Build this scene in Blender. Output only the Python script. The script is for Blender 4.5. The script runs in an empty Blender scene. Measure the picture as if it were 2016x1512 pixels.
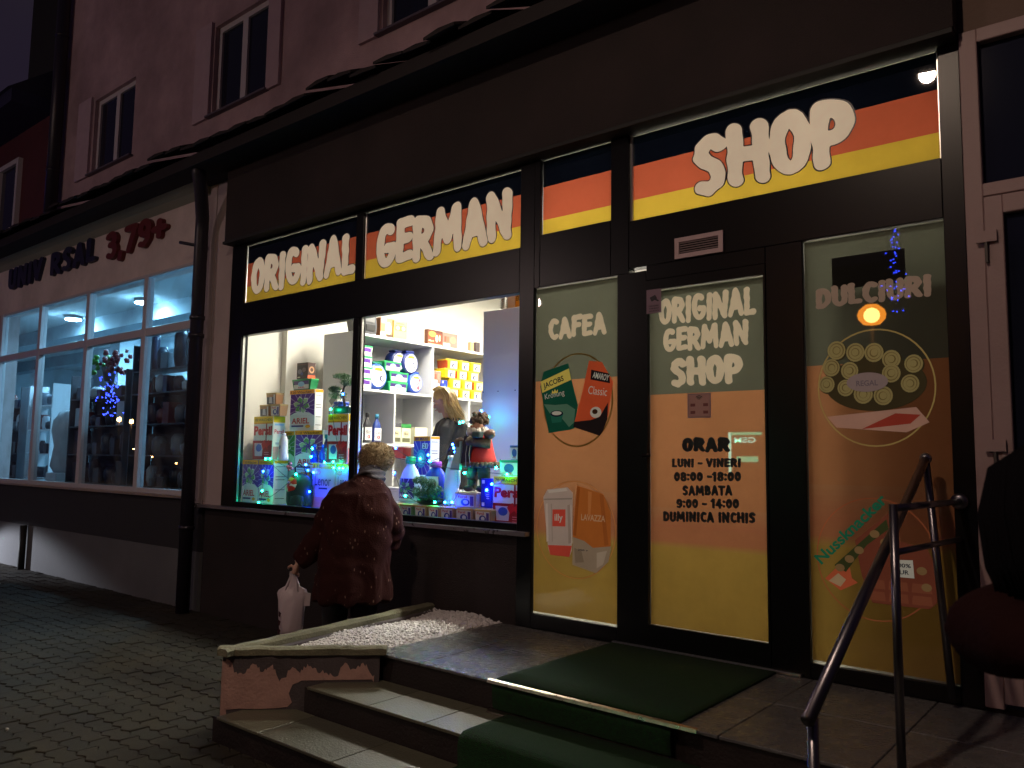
import bpy, bmesh, math, random
import numpy as np
from mathutils import Vector, Matrix, noise
random.seed(7); np.random.seed(7)
S = bpy.context.scene
COL = S.collection
PI = math.pi

# ------------------------------------------------------------------ camera
cam_d = bpy.data.cameras.new('camera'); cam = bpy.data.objects.new('camera', cam_d); COL.objects.link(cam)
yaw, pitch, roll = -0.68720229, 0.09453754, 0.01379667
F_ = Vector((math.sin(yaw)*math.cos(pitch), math.cos(yaw)*math.cos(pitch), math.sin(pitch)))
R0 = Vector((math.cos(yaw), -math.sin(yaw), 0)); U0 = R0.cross(F_)
R_ = R0*math.cos(roll)+U0*math.sin(roll); U_ = -R0*math.sin(roll)+U0*math.cos(roll)
cam.matrix_world = Matrix(((R_.x, U_.x, -F_.x, 0), (R_.y, U_.y, -F_.y, -4.5), (R_.z, U_.z, -F_.z, 1.6), (0, 0, 0, 1)))
cam_d.sensor_width = 36; cam_d.lens = 28.17; cam_d.clip_start = .05; cam_d.clip_end = 500
S.camera = cam
cam_d.dof.use_dof = True; cam_d.dof.focus_distance = 6.4; cam_d.dof.aperture_fstop = 5.6
S.cycles.use_denoising = True
S.cycles.max_bounces = 8; S.cycles.diffuse_bounces = 3; S.cycles.glossy_bounces = 4; S.cycles.transparent_max_bounces = 16
S.cycles.sample_clamp_indirect = 4
S.view_settings.view_transform = 'Standard'; S.view_settings.look = 'None'
S.view_settings.exposure = 0; S.view_settings.gamma = 1
# ------------------------------------------------------------------ night sky
W = bpy.data.worlds.new('World'); S.world = W; W.use_nodes = True
wn = W.node_tree; wn.nodes.clear()
wo = wn.nodes.new('ShaderNodeOutputWorld'); bg = wn.nodes.new('ShaderNodeBackground')
tc = wn.nodes.new('ShaderNodeTexCoord'); nz = wn.nodes.new('ShaderNodeTexNoise'); rp = wn.nodes.new('ShaderNodeValToRGB')
nz.inputs['Scale'].default_value = 2.5; nz.inputs['Detail'].default_value = 5
rp.color_ramp.elements[0].position = .35; rp.color_ramp.elements[0].color = (.0105, .0068, .0185, 1)
rp.color_ramp.elements[1].position = .75; rp.color_ramp.elements[1].color = (.018, .014, .0195, 1)
wn.links.new(tc.outputs['Generated'], nz.inputs['Vector']); wn.links.new(nz.outputs['Fac'], rp.inputs['Fac'])
wn.links.new(rp.outputs['Color'], bg.inputs['Color']); wn.links.new(bg.outputs['Background'], wo.inputs['Surface'])
bg.inputs['Strength'].default_value = 1.0

def lamp(name, kind, loc, energy, col, size=.2, aim=None, **k):
    d = bpy.data.lights.new(name, kind); d.energy = energy; d.color = col
    if kind == 'POINT' or kind == 'SPOT': d.shadow_soft_size = size
    if kind == 'AREA': d.size = size
    for a, b in k.items(): setattr(d, a, b)
    o = bpy.data.objects.new(name, d); COL.objects.link(o); o.location = loc
    if aim is not None: o.rotation_euler = (Vector(aim)-Vector(loc)).to_track_quat('-Z', 'Y').to_euler()
    return o
SODIUM = (1, .43, .13)
lamp('street_lamp_light', 'POINT', (-4.52, -12.4, 4.60), 100, SODIUM, .15)
lamp('mast_lamp_light', 'SPOT', (-1.95, -5.33, 6.075), 400, (1, .74, .56), .085, aim=(-2.5, -3.6, 0), spot_size=math.radians(150), spot_blend=.55)
lamp('far_lamp_light', 'POINT', (-10.5, -9.0, 5.0), 225, (1, .74, .68), .14)
lamp('wall_washer_light', 'SPOT', (-14.85, -1.5, .34), 420, (.86, .9, 1), .05, aim=(-12.6, .2, -.88), spot_size=math.radians(60), spot_blend=.35)

# ------------------------------------------------------------------ materials
MC = {}
def nodes(m):
    m.use_nodes = True; t = m.node_tree; t.nodes.clear(); return t, t.nodes, t.links
def M(name, col, rough=.6, metal=0, es=0, bump=0, bs=40, var=.0, vs=6, coat=0, ecol=None, spec=.5, stain=None, patch=0):
    if name in MC: return MC[name]
    m = bpy.data.materials.new(name); t, n, l = nodes(m)
    o = n.new('ShaderNodeOutputMaterial'); p = n.new('ShaderNodeBsdfPrincipled'); l.new(p.outputs[0], o.inputs[0])
    p.inputs['Base Color'].default_value = (*col, 1); p.inputs['Roughness'].default_value = rough
    p.inputs['Metallic'].default_value = metal; p.inputs['Specular IOR Level'].default_value = spec
    if coat: p.inputs['Coat Weight'].default_value = coat; p.inputs['Coat Roughness'].default_value = .06
    if es:
        p.inputs['Emission Color'].default_value = (*(ecol or col), 1); p.inputs['Emission Strength'].default_value = es
    if var or bump:
        c = n.new('ShaderNodeTexCoord')
        if var:
            a = n.new('ShaderNodeTexNoise'); a.inputs['Scale'].default_value = vs; a.inputs['Detail'].default_value = 6; a.inputs['Roughness'].default_value = .65
            l.new(c.outputs['Object'], a.inputs['Vector'])
            r = n.new('ShaderNodeValToRGB'); r.color_ramp.elements[0].position = .3; r.color_ramp.elements[1].position = .72
            d = stain or tuple(x*(1-var) for x in col); e = tuple(min(1, x*(1+var*.6)) for x in col)
            r.color_ramp.elements[0].color = (*d, 1); r.color_ramp.elements[1].color = (*e, 1)
            l.new(a.outputs['Fac'], r.inputs['Fac']); l.new(r.outputs['Color'], p.inputs['Base Color'])
            if patch:
                ge = n.new('ShaderNodeNewGeometry'); pn = n.new('ShaderNodeTexNoise'); pn.inputs['Scale'].default_value = .9; pn.inputs['Detail'].default_value = 7; pn.inputs['Roughness'].default_value = .65; l.new(ge.outputs['Position'], pn.inputs['Vector'])
                pr = n.new('ShaderNodeMapRange'); pr.inputs['From Min'].default_value = .3; pr.inputs['From Max'].default_value = .7; pr.inputs['To Min'].default_value = 1-patch; pr.inputs['To Max'].default_value = 1.15; l.new(pn.outputs['Fac'], pr.inputs['Value'])
                sc_ = n.new('ShaderNodeVectorMath'); sc_.operation = 'SCALE'; l.new(r.outputs['Color'], sc_.inputs[0]); l.new(pr.outputs[0], sc_.inputs['Scale']); l.new(sc_.outputs[0], p.inputs['Base Color'])
            mr = n.new('ShaderNodeMapRange'); mr.inputs['To Min'].default_value = max(.02, rough-.12); mr.inputs['To Max'].default_value = min(1, rough+.12)
            l.new(a.outputs['Fac'], mr.inputs['Value']); l.new(mr.outputs[0], p.inputs['Roughness'])
        if bump:
            b = n.new('ShaderNodeTexNoise'); b.inputs['Scale'].default_value = bs; b.inputs['Detail'].default_value = 5
            l.new(c.outputs['Object'], b.inputs['Vector'])
            u = n.new('ShaderNodeBump'); u.inputs['Strength'].default_value = bump; u.inputs['Distance'].default_value = .01
            l.new(b.outputs['Fac'], u.inputs['Height']); l.new(u.outputs['Normal'], p.inputs['Normal'])
    MC[name] = m; return m
def film(name, col, trans=.6, gain=1.0, gloss=True, es=0):
    """printed window film: part reflects, part lets the shop light through, with a glossy pane over it"""
    if name in MC: return MC[name]
    m = bpy.data.materials.new(name); t, n, l = nodes(m)
    o = n.new('ShaderNodeOutputMaterial'); d = n.new('ShaderNodeBsdfDiffuse'); s = n.new('ShaderNodeBsdfTranslucent')
    c = n.new('ShaderNodeTexCoord'); a = n.new('ShaderNodeTexNoise'); a.inputs['Scale'].default_value = 1.7; a.inputs['Detail'].default_value = 9; a.inputs['Roughness'].default_value = .7
    l.new(c.outputs['Object'], a.inputs['Vector'])
    mr = n.new('ShaderNodeMapRange'); mr.inputs['From Min'].default_value = .25; mr.inputs['From Max'].default_value = .75; mr.inputs['To Min'].default_value = .80; mr.inputs['To Max'].default_value = 1.08; l.new(a.outputs['Fac'], mr.inputs['Value'])
    mc = n.new('ShaderNodeVectorMath'); mc.operation = 'SCALE'; mc.inputs[0].default_value = col; l.new(mr.outputs[0], mc.inputs['Scale'])
    l.new(mc.outputs[0], d.inputs['Color'])
    m2 = n.new('ShaderNodeVectorMath'); m2.operation = 'SCALE'; m2.inputs['Scale'].default_value = gain; l.new(mc.outputs[0], m2.inputs[0]); l.new(m2.outputs[0], s.inputs['Color'])
    x = n.new('ShaderNodeMixShader'); x.inputs[0].default_value = trans; l.new(d.outputs[0], x.inputs[1]); l.new(s.outputs[0], x.inputs[2])
    if es:  # own glow in place of shop light coming through the print
        em = n.new('ShaderNodeEmission'); em.inputs['Strength'].default_value = es; l.new(mc.outputs[0], em.inputs['Color']); ad = n.new('ShaderNodeAddShader'); l.new(x.outputs[0], ad.inputs[0]); l.new(em.outputs[0], ad.inputs[1]); x = ad
    g = n.new('ShaderNodeBsdfGlossy'); g.inputs['Roughness'].default_value = .012; g.inputs['Color'].default_value = (1, 1, 1, 1)
    f = n.new('ShaderNodeFresnel'); f.inputs['IOR'].default_value = 1.5
    geo = n.new('ShaderNodeNewGeometry'); inv = n.new('ShaderNodeMath'); inv.operation = 'SUBTRACT'; inv.inputs[0].default_value = 1; l.new(geo.outputs['Backfacing'], inv.inputs[1])
    ml = n.new('ShaderNodeMath'); ml.operation = 'MULTIPLY'; l.new(f.outputs[0], ml.inputs[0]); l.new(inv.outputs[0], ml.inputs[1])
    y = n.new('ShaderNodeMixShader'); l.new(ml.outputs[0], y.inputs[0]); l.new(x.outputs[0], y.inputs[1]); l.new(g.outputs[0], y.inputs[2])
    l.new(y.outputs[0], o.inputs[0]); MC[name] = m; return m
def glass(name, tint=(1, 1, 1), dirt=.0, rough=.0, ior=1.5):
    if name in MC: return MC[name]
    m = bpy.data.materials.new(name); t, n, l = nodes(m)
    o = n.new('ShaderNodeOutputMaterial'); tr = n.new('ShaderNodeBsdfTransparent'); tr.inputs['Color'].default_value = (*tint, 1)
    g = n.new('ShaderNodeBsdfGlossy'); g.inputs['Roughness'].default_value = rough
    f = n.new('ShaderNodeFresnel'); f.inputs['IOR'].default_value = ior
    geo = n.new('ShaderNodeNewGeometry'); inv = n.new('ShaderNodeMath'); inv.operation = 'SUBTRACT'; inv.inputs[0].default_value = 1; l.new(geo.outputs['Backfacing'], inv.inputs[1])
    ml = n.new('ShaderNodeMath'); ml.operation = 'MULTIPLY'; l.new(f.outputs[0], ml.inputs[0]); l.new(inv.outputs[0], ml.inputs[1])
    x = n.new('ShaderNodeMixShader'); l.new(ml.outputs[0], x.inputs[0]); l.new(tr.outputs[0], x.inputs[1]); l.new(g.outputs[0], x.inputs[2])
    last = x
    if dirt:
        d = n.new('ShaderNodeBsdfDiffuse'); d.inputs['Color'].default_value = (.6, .6, .6, 1)
        c = n.new('ShaderNodeTexCoord'); a = n.new('ShaderNodeTexNoise'); a.inputs['Scale'].default_value = 2.2; a.inputs['Detail'].default_value = 7
        l.new(c.outputs['Object'], a.inputs['Vector']); mr = n.new('ShaderNodeMapRange'); mr.inputs['From Min'].default_value = .45; mr.inputs['From Max'].default_value = .8; mr.inputs['To Max'].default_value = dirt
        l.new(a.outputs['Fac'], mr.inputs['Value'])
        z = n.new('ShaderNodeMixShader'); l.new(mr.outputs[0], z.inputs[0]); l.new(x.outputs[0], z.inputs[1]); l.new(d.outputs[0], z.inputs[2]); last = z
    l.new(last.outputs[0], o.inputs[0]); MC[name] = m; return m
def P(r, g, b, rough=.35):
    """printed ink / plastic in an sRGB-ish colour"""
    f = lambda v: ((v/255+.055)/1.055)**2.4 if v > 10 else v/3295
    return M('ink_%d_%d_%d' % (r, g, b), (f(r), f(g), f(b)), rough)
WHITE = P(235, 235, 232); RED = P(200, 30, 35); NAVY = P(22, 25, 90); YEL = P(245, 205, 30); BLACK = P(22, 20, 22)

# ------------------------------------------------------------------ objects
OFF = {}
def tag(o, label=None, cat=None, group=None, kind=None):
    if label: o['label'] = label
    if cat: o['category'] = cat
    if group: o['group'] = group
    if kind: o['kind'] = kind
    return o
def thing(name, label, cat, loc=(0, 0, 0), group=None, rz=0):
    o = bpy.data.objects.new(name, None); COL.objects.link(o); o.location = loc; o.rotation_euler[2] = rz
    o.empty_display_size = .1
    OFF[o.name] = Vector(loc) if rz == 0 else Vector((0, 0, 0))
    return tag(o, label, cat, group)
class MB:
    def __init__(s): s.v = []; s.f = []; s.m = []; s.mats = []; s.sm = []
    def mi(s, mat):
        if mat not in s.mats: s.mats.append(mat)
        return s.mats.index(mat)
    def add(s, vs, fs, mat, smooth=False):
        b = len(s.v); i = s.mi(mat); s.v += [tuple(v) for v in vs]
        for f in fs: s.f.append([b+k for k in f]); s.m.append(i); s.sm.append(smooth)
        return s
    def box(s, x0, x1, y0, y1, z0, z1, mat, bev=0):
        if bev and min(x1-x0, y1-y0, z1-z0) > 2.2*bev:
            vs = []; 
            for ax in range(3):
                pass
            c = [(x0, x1), (y0, y1), (z0, z1)]; vs = []; idx = {}
            for a in (0, 1):
                for b in (0, 1):
                    for d in (0, 1):
                        for k in range(3):
                            p = [c[0][a], c[1][b], c[2][d]]
                            for j, q in enumerate((a, b, d)):
                                if j != k: p[j] += bev if q == 0 else -bev
                            idx[(a, b, d, k)] = len(vs); vs.append(p)
            fs = []
            for k in range(3):
                o1, o2 = [j for j in range(3) if j != k]
                for q in (0, 1):
                    f = []
                    for (u, w) in ((0, 0), (1, 0), (1, 1), (0, 1)):
                        t = [0, 0, 0]; t[k] = q; t[o1] = u; t[o2] = w
                        f.append(idx[(t[0], t[1], t[2], k)])
                    flip = (q == 0) ^ (k == 1)
                    fs.append(f[::-1] if flip else f)
            for k in range(3):
                o1, o2 = [j for j in range(3) if j != k]
                for u in (0, 1):
                    for w in (0, 1):
                        q = []
                        for e, kk in ((0, o1), (1, o1), (1, o2), (0, o2)):
                            t = [0, 0, 0]; t[k] = e; t[o1] = u; t[o2] = w; q.append(idx[(t[0], t[1], t[2], kk)])
                        fs.append(q)
            for a in (0, 1):
                for b in (0, 1):
                    for d in (0, 1): fs.append([idx[(a, b, d, 0)], idx[(a, b, d, 1)], idx[(a, b, d, 2)]])
            return s.add(vs, fs, mat)
        vs = [(x0, y0, z0), (x1, y0, z0), (x1, y1, z0), (x0, y1, z0), (x0, y0, z1), (x1, y0, z1), (x1, y1, z1), (x0, y1, z1)]
        return s.add(vs, [(0, 3, 2, 1), (4, 5, 6, 7), (0, 1, 5, 4), (1, 2, 6, 5), (2, 3, 7, 6), (3, 0, 4, 7)], mat)
    def quad(s, a, b, c, d, mat): return s.add([a, b, c, d], [(0, 1, 2, 3)], mat)
    def rect(s, x0, x1, z0, z1, y, mat): return s.add([(x0, y, z0), (x1, y, z0), (x1, y, z1), (x0, y, z1)], [(0, 1, 2, 3)], mat)
    def prism(s, pts, y0, y1, mat, ax='y'):
        """extrude a 2D outline; ax='y': pts are (x,z), ax='z': pts are (x,y), ax='x': pts are (y,z)"""
        n = len(pts)
        g = {'y': lambda p, t: (p[0], t, p[1]), 'z': lambda p, t: (p[0], p[1], t), 'x': lambda p, t: (t, p[0], p[1])}[ax]
        vs = [g(p, y0) for p in pts]+[g(p, y1) for p in pts]
        return s.add(vs, [tuple(range(n)), tuple(range(2*n-1, n-1, -1))]+[(i, (i+1) % n, (i+1) % n+n, i+n) for i in range(n)], mat)
    def tube(s, pts, r, mat, n=10, cap=True, smooth=True, flat=1.0):
        pts = [Vector(p) for p in pts]; rs = r if hasattr(r, '__len__') else [r]*len(pts)
        vs = []; fs = []; up = Vector((0, 0, 1)); prev = None
        for i, p in enumerate(pts):
            t = (pts[min(i+1, len(pts)-1)]-pts[max(i-1, 0)]).normalized()
            if prev is None:
                a = t.cross(up)
                if a.length < .05: a = t.cross(Vector((1, 0, 0)))
                a.normalize()
            else:
                a = prev-t*prev.dot(t); a.normalize()
            prev = a; b = t.cross(a)
            for k in range(n):
                th = 2*PI*k/n; vs.append(p+(a*math.cos(th)+b*math.sin(th)*flat)*rs[i])
        for i in range(len(pts)-1):
            for k in range(n): fs.append((i*n+k, i*n+(k+1) % n, (i+1)*n+(k+1) % n, (i+1)*n+k))
        if cap: fs.append(tuple(range(n-1, -1, -1))); fs.append(tuple((len(pts)-1)*n+k for k in range(n)))
        return s.add(vs, fs, mat, smooth)
    def lathe(s, prof, c, mat, n=20, sx=1, sy=1, smooth=True, ax='z'):
        vs = []; fs = []
        for (r, z) in prof:
            for k in range(n):
                th = 2*PI*k/n; x, y = r*math.cos(th)*sx, r*math.sin(th)*sy
                vs.append((c[0]+x, c[1]+y, c[2]+z) if ax == 'z' else ((c[0]+z, c[1]+x, c[2]+y) if ax == 'x' else (c[0]+x, c[1]+z, c[2]+y)))
        for i in range(len(prof)-1):
            for k in range(n): fs.append((i*n+k, i*n+(k+1) % n, (i+1)*n+(k+1) % n, (i+1)*n+k))
        fs.append(tuple(range(n-1, -1, -1))); fs.append(tuple((len(prof)-1)*n+k for k in range(n)))
        return s.add(vs, fs, mat, smooth)
    def ball(s, c, r, mat, sx=1, sy=1, sz=1, n=12, m=8, jit=0):
        vs = [(c[0], c[1], c[2]-r*sz)]; fs = []
        for i in range(1, m):
            ph = -PI/2+PI*i/m
            for k in range(n):
                th = 2*PI*k/n; q = r*(1+random.uniform(-jit, jit))
                vs.append((c[0]+q*sx*math.cos(ph)*math.cos(th), c[1]+q*sy*math.cos(ph)*math.sin(th), c[2]+q*sz*math.sin(ph)))
        vs.append((c[0], c[1], c[2]+r*sz)); L = len(vs)-1
        for k in range(n): fs.append((0, 1+(k+1) % n, 1+k)); fs.append((L, L-n+k, L-n+(k+1) % n))
        for i in range(m-2):
            for k in range(n): a = 1+i*n; fs.append((a+k, a+(k+1) % n, a+n+(k+1) % n, a+n+k))
        return s.add(vs, fs, mat, True)
    def flat(s, mesh2, fn, mat):
        """add a cached 2D mesh (verts in 0..1) mapped by fn(u,v) -> (x,y,z)"""
        vs, fs = mesh2; return s.add([fn(u, v) for u, v in vs], fs, mat)
    def build(s, name, parent=None, fix=False):
        me = bpy.data.meshes.new(name)
        off = OFF.get(parent.name, Vector((0, 0, 0))) if parent else Vector((0, 0, 0))
        vs = [(v[0]-off.x, v[1]-off.y, v[2]-off.z) for v in s.v]
        me.from_pydata(vs, [], s.f)
        for m in s.mats: me.materials.append(m)
        me.polygons.foreach_set('material_index', s.m); me.polygons.foreach_set('use_smooth', s.sm)
        me.update()
        if fix:
            bm = bmesh.new(); bm.from_mesh(me); bmesh.ops.recalc_face_normals(bm, faces=bm.faces); bm.to_mesh(me); bm.free()
        o = bpy.data.objects.new(name, me); COL.objects.link(o)
        if parent: o.parent = parent; OFF[o.name] = off
        return o
def struct(name, mb, parent=None):
    o = mb.build(name, parent)
    if not parent: o['kind'] = 'structure'
    return o

# ------------------------------------------------------------------ lettering
def fill2d(loops):
    cu = bpy.data.curves.new('t', 'CURVE'); cu.dimensions = '2D'; cu.fill_mode = 'BOTH'
    for lp in loops:
        sp = cu.splines.new('POLY'); sp.points.add(len(lp)-1)
        for i, p in enumerate(lp): sp.points[i].co = (p[0], p[1], 0, 1)
        sp.use_cyclic_u = True
    return curve_mesh(cu)
def curve_mesh(cu):
    o = bpy.data.objects.new('t', cu); COL.objects.link(o)
    dg = bpy.context.evaluated_depsgraph_get(); me = bpy.data.meshes.new_from_object(o.evaluated_get(dg))
    vs = [(v.co.x, v.co.y) for v in me.vertices]; fs = [tuple(p.vertices) for p in me.polygons]
    bpy.data.objects.remove(o); bpy.data.curves.remove(cu); bpy.data.meshes.remove(me)
    return vs, fs
TC = {}
def btext(s, bold=.0):
    """built-in font, normalised to its own box: (verts, faces, aspect)"""
    k = (s, bold)
    if k not in TC:
        cu = bpy.data.curves.new('t', 'FONT'); cu.body = s; cu.size = 1; cu.offset = bold; cu.resolution_u = 3; cu.fill_mode = 'FRONT'
        vs, fs = curve_mesh(cu)
        if not vs: TC[k] = ([], [], 1); return TC[k]
        xs = [v[0] for v in vs]; ys = [v[1] for v in vs]; a, b, c, d = min(xs), max(xs), min(ys), max(ys)
        TC[k] = ([((x-a)/(b-a), (y-c)/(d-c)) for x, y in vs], fs, (b-a)/(d-c))
    return TC[k]
def arc(cx, cy, rx, ry, a0, a1, n=14):
    return [(cx+rx*math.cos(math.radians(a0+(a1-a0)*i/n)), cy+ry*math.sin(math.radians(a0+(a1-a0)*i/n))) for i in range(n+1)]
GL = {
 'O': (.6, [arc(.3, .5, .17, .37, 0, 360, 24)]),
 '0': (.56, [arc(.28, .5, .15, .36, 0, 360, 24)]),
 'R': (.62, [[(.14, .88), (.13, .11)], [(.14, .88)]+arc(.27, .68, .19, .19, 80, -80)+[(.16, .5)], [(.25, .48), (.5, .11)]]),
 'I': (.3, [[(.15, .89), (.14, .11)]]),
 'G': (.64, [arc(.33, .5, .2, .38, 60, 330, 20)+[(.51, .44), (.36, .44)]]),
 'N': (.66, [[(.13, .1), (.14, .89)], [(.14, .89), (.5, .13)], [(.5, .12), (.53, .9)]]),
 'A': (.64, [[(.11, .1), (.31, .89)], [(.31, .89), (.54, .1)], [(.2, .34), (.46, .34)]]),
 'L': (.5, [[(.14, .9), (.13, .13), (.4, .14)]]),
 'E': (.54, [[(.42, .87), (.14, .87), (.13, .13), (.43, .14)], [(.15, .52), (.38, .53)]]),
 'F': (.52, [[(.43, .87), (.14, .87), (.13, .1)], [(.15, .52), (.38, .53)]]),
 'M': (.82, [[(.12, .1), (.18, .89)], [(.18, .89), (.4, .3)], [(.4, .3), (.62, .9)], [(.62, .9), (.69, .1)]]),
 'S': (.56, [[(.43, .8), (.36, .88), (.26, .89), (.16, .8), (.14, .68), (.22, .56), (.34, .46), (.42, .32), (.38, .18), (.26, .11), (.13, .16)]]),
 'H': (.64, [[(.14, .89), (.13, .11)], [(.5, .89), (.51, .11)], [(.14, .5), (.5, .5)]]),
 'P': (.58, [[(.14, .88), (.13, .1)], [(.14, .88)]+arc(.27, .66, .19, .21, 80, -80)+[(.16, .45)]]),
 'C': (.56, [arc(.34, .5, .2, .38, 58, 302, 18)]),
 'D': (.6, [[(.14, .87), (.13, .13)], [(.14, .87)]+arc(.24, .5, .24, .37, 80, -80)+[(.13, .13)]]),
 'U': (.6, [[(.13, .89), (.13, .36)]+arc(.3, .33, .17, .21, 180, 360)+[(.48, .89)]]),
 'V': (.6, [[(.1, .9), (.29, .12)], [(.29, .12), (.5, .9)]]),
 'B': (.6, [[(.14, .87), (.13, .13)], [(.14, .87)]+arc(.25, .7, .17, .17, 80, -80)+[(.15, .52)], [(.2, .52)]+arc(.27, .32, .19, .2, 80, -80)+[(.13, .13)]]),
 'T': (.56, [[(.08, .87), (.48, .87)], [(.28, .87), (.28, .1)]]),
 '1': (.4, [[(.1, .72), (.24, .88), (.23, .1)]]),
 '3': (.54, [[(.12, .82)]+arc(.26, .7, .15, .18, 110, -60)+[(.22, .52)], [(.24, .52)]+arc(.27, .32, .17, .21, 70, -130)]),
 '4': (.58, [[(.34, .89), (.1, .36), (.5, .36)], [(.36, .62), (.36, .1)]]),
 '7': (.54, [[(.1, .86), (.45, .86), (.2, .1)]]),
 '8': (.56, [arc(.28, .69, .14, .18, 0, 360, 18), arc(.28, .31, .16, .2, 0, 360, 18)]),
 '9': (.56, [arc(.28, .66, .16, .21, 0, 360, 18), [(.44, .66), (.42, .3), (.28, .12), (.14, .16)]]),
 ':': (.26, [[(.13, .68), (.13, .7)], [(.13, .22), (.13, .24)]]),
 ',': (.26, [[(.15, .12), (.11, -.06)]]),
 '-': (.4, [[(.08, .46), (.32, .46)]]),
 '+': (.56, [[(.08, .48), (.48, .48)], [(.28, .7), (.28, .24)]]),
}
GM = {}
def glyph(ch, rad=.105, grow=0.0, wob=0):
    """brush-lettered glyph: union of round strokes, contoured and filled. verts in glyph units (height 1)"""
    k = (ch, rad, grow, wob)
    if k in GM: return GM[k]
    w, strokes = GL[ch]; h = .02
    xs = np.arange(-.16, w+.18, h); ys = np.arange(-.26, 1.2, h); X, Y = np.meshgrid(xs, ys); D = np.full(X.shape, 9.0)
    for st in strokes:
        for (ax, ay), (bx, by) in zip(st[:-1], st[1:]):
            dx, dy = bx-ax, by-ay; L = dx*dx+dy*dy+1e-9
            t = np.clip(((X-ax)*dx+(Y-ay)*dy)/L, 0, 1); py = ay+t*dy
            r = rad*(.9+.22*py) if rad > .07 else rad
            D = np.minimum(D, np.hypot(X-(ax+t*dx), Y-py)-r)
    if wob:
        rs = np.random.RandomState(ord(ch)*7+wob); ph = rs.rand(6)*6.3
        D = D+.007*np.sin(X*17+ph[0]+2*np.sin(Y*9+ph[1]))+.006*np.sin(Y*21+ph[2]+X*6)
    D = D-grow
    seg = {}; V = {}
    def pt(i, j, i2, j2):
        a, b = D[i, j], D[i2, j2]; t = a/(a-b)
        return (xs[j]+(xs[j2]-xs[j])*t, ys[i]+(ys[i2]-ys[i])*t)
    nb = {}
    for i in range(D.shape[0]-1):
        for j in range(D.shape[1]-1):
            c = [D[i, j] < 0, D[i, j+1] < 0, D[i+1, j+1] < 0, D[i+1, j] < 0]
            if all(c) or not any(c): continue
            e = []
            E = [((i, j), (i, j+1)), ((i, j+1), (i+1, j+1)), ((i+1, j), (i+1, j+1)), ((i, j), (i+1, j))]
            for q, (c1, c2) in enumerate(((0, 1), (1, 2), (3, 2), (0, 3))):
                if c[c1] != c[c2]:
                    V.setdefault(E[q], pt(*E[q][0], *E[q][1])); e.append(E[q])
            for a, b in ((e[0], e[1]),) if len(e) == 2 else ((e[0], e[3]), (e[1], e[2])):
                nb.setdefault(a, []).append(b); nb.setdefault(b, []).append(a)
    loops = []; seen = set()
    for st in nb:
        if st in seen: continue
        lp = [st]; seen.add(st); cur = st
        while True:
            nx = [q for q in nb[cur] if q not in seen]
            if not nx: break
            cur = nx[0]; seen.add(cur); lp.append(cur)
        if len(lp) > 5: loops.append([V[q] for q in lp])
    GM[k] = fill2d(loops); return GM[k]
def word(s, rad=.105, gap=-.02, wob=0):
    """[(char, xoffset, width)] and total width"""
    x = 0; out = []
    for ch in s:
        if ch == ' ': x += .34; continue
        w = GL[ch][0]; out.append((ch, x, w)); x += w+gap
    return out, x-gap
def lay_word(s, x0, x1, z0l, z0r, hl, hr, rad=.105, grow=0, wob=0, jit=0, seed=0, gap=-.02):
    """yield (2d mesh, fn(u,v)->(x,z)) for each letter; baseline z0l..z0r, cap height hl..hr"""
    rs = random.Random(seed); out, tw = word(s, rad, gap); sc = (x1-x0)/tw
    for i, (ch, ox, w) in enumerate(out):
        t = (ox+w/2)/tw; zb = z0l+(z0r-z0l)*t; h = hl+(hr-hl)*t
        dz = rs.uniform(-jit, jit)*h; an = rs.uniform(-jit, jit)*1.1; sx = 1+rs.uniform(-jit, jit)*.8
        def fn(u, v, ox=ox, w=w, zb=zb, h=h, dz=dz, an=an, sx=sx):
            a, b = (u-w/2)*sx, v-.5
            return x0+(ox+w/2+a)*sc+math.sin(an)*b*h*.8, zb+dz+(b+.5)*h+math.sin(an)*a*h
        yield glyph(ch, rad, grow, wob), fn
# ================================================================== setting
plasterP = M('pink_plaster', (.50, .34, .37), .9, bump=.8, bs=90, var=.22, vs=1.6, patch=.35)
plasterL = M('pale_plaster', (.52, .42, .42), .9, bump=.4, bs=140, var=.14, vs=1.8)
brownW = M('brown_render', (.030, .020, .021), .9, bump=.9, bs=120, var=.3, vs=2.5, patch=.4)
greyW = M('grey_render', (.16, .15, .165), .9, bump=.5, bs=120, var=.2, vs=2)
black = M('black_aluminium', (.004, .004, .005), .3, spec=.22)
blackM = M('black_matt', (.01, .01, .011), .7)
silver = M('bare_aluminium', (.62, .62, .6), .3, metal=1)
steel = M('brushed_steel', (.42, .42, .44), .28, metal=1, var=.2, vs=30)
whitePVC = M('white_pvc', (.6, .55, .58), .4)
redW = M('red_render', (.10, .022, .028), .9, bump=.4, bs=90, var=.3, vs=2)
darkglass = M('dark_glass', (.012, .015, .03), .06, spec=.6)
darkpipe = M('dark_gutter_paint', (.022, .018, .03), .42)
intW = M('interior_white_paint', (.80, .77, .70), .75)
intC = M('interior_ceiling_paint', (.85, .85, .84), .8)
lamin = M('white_laminate', (.74, .74, .76), .45)
tileroof = M('weathered_roof_tile', (.016, .011, .013), .85, bump=.6, bs=50, var=.3)

b = MB(); b.box(-60, 30, -60, 30, -.16, -.07, M('earth_bed', (.05, .045, .035), .95)); struct('ground', b)
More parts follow.
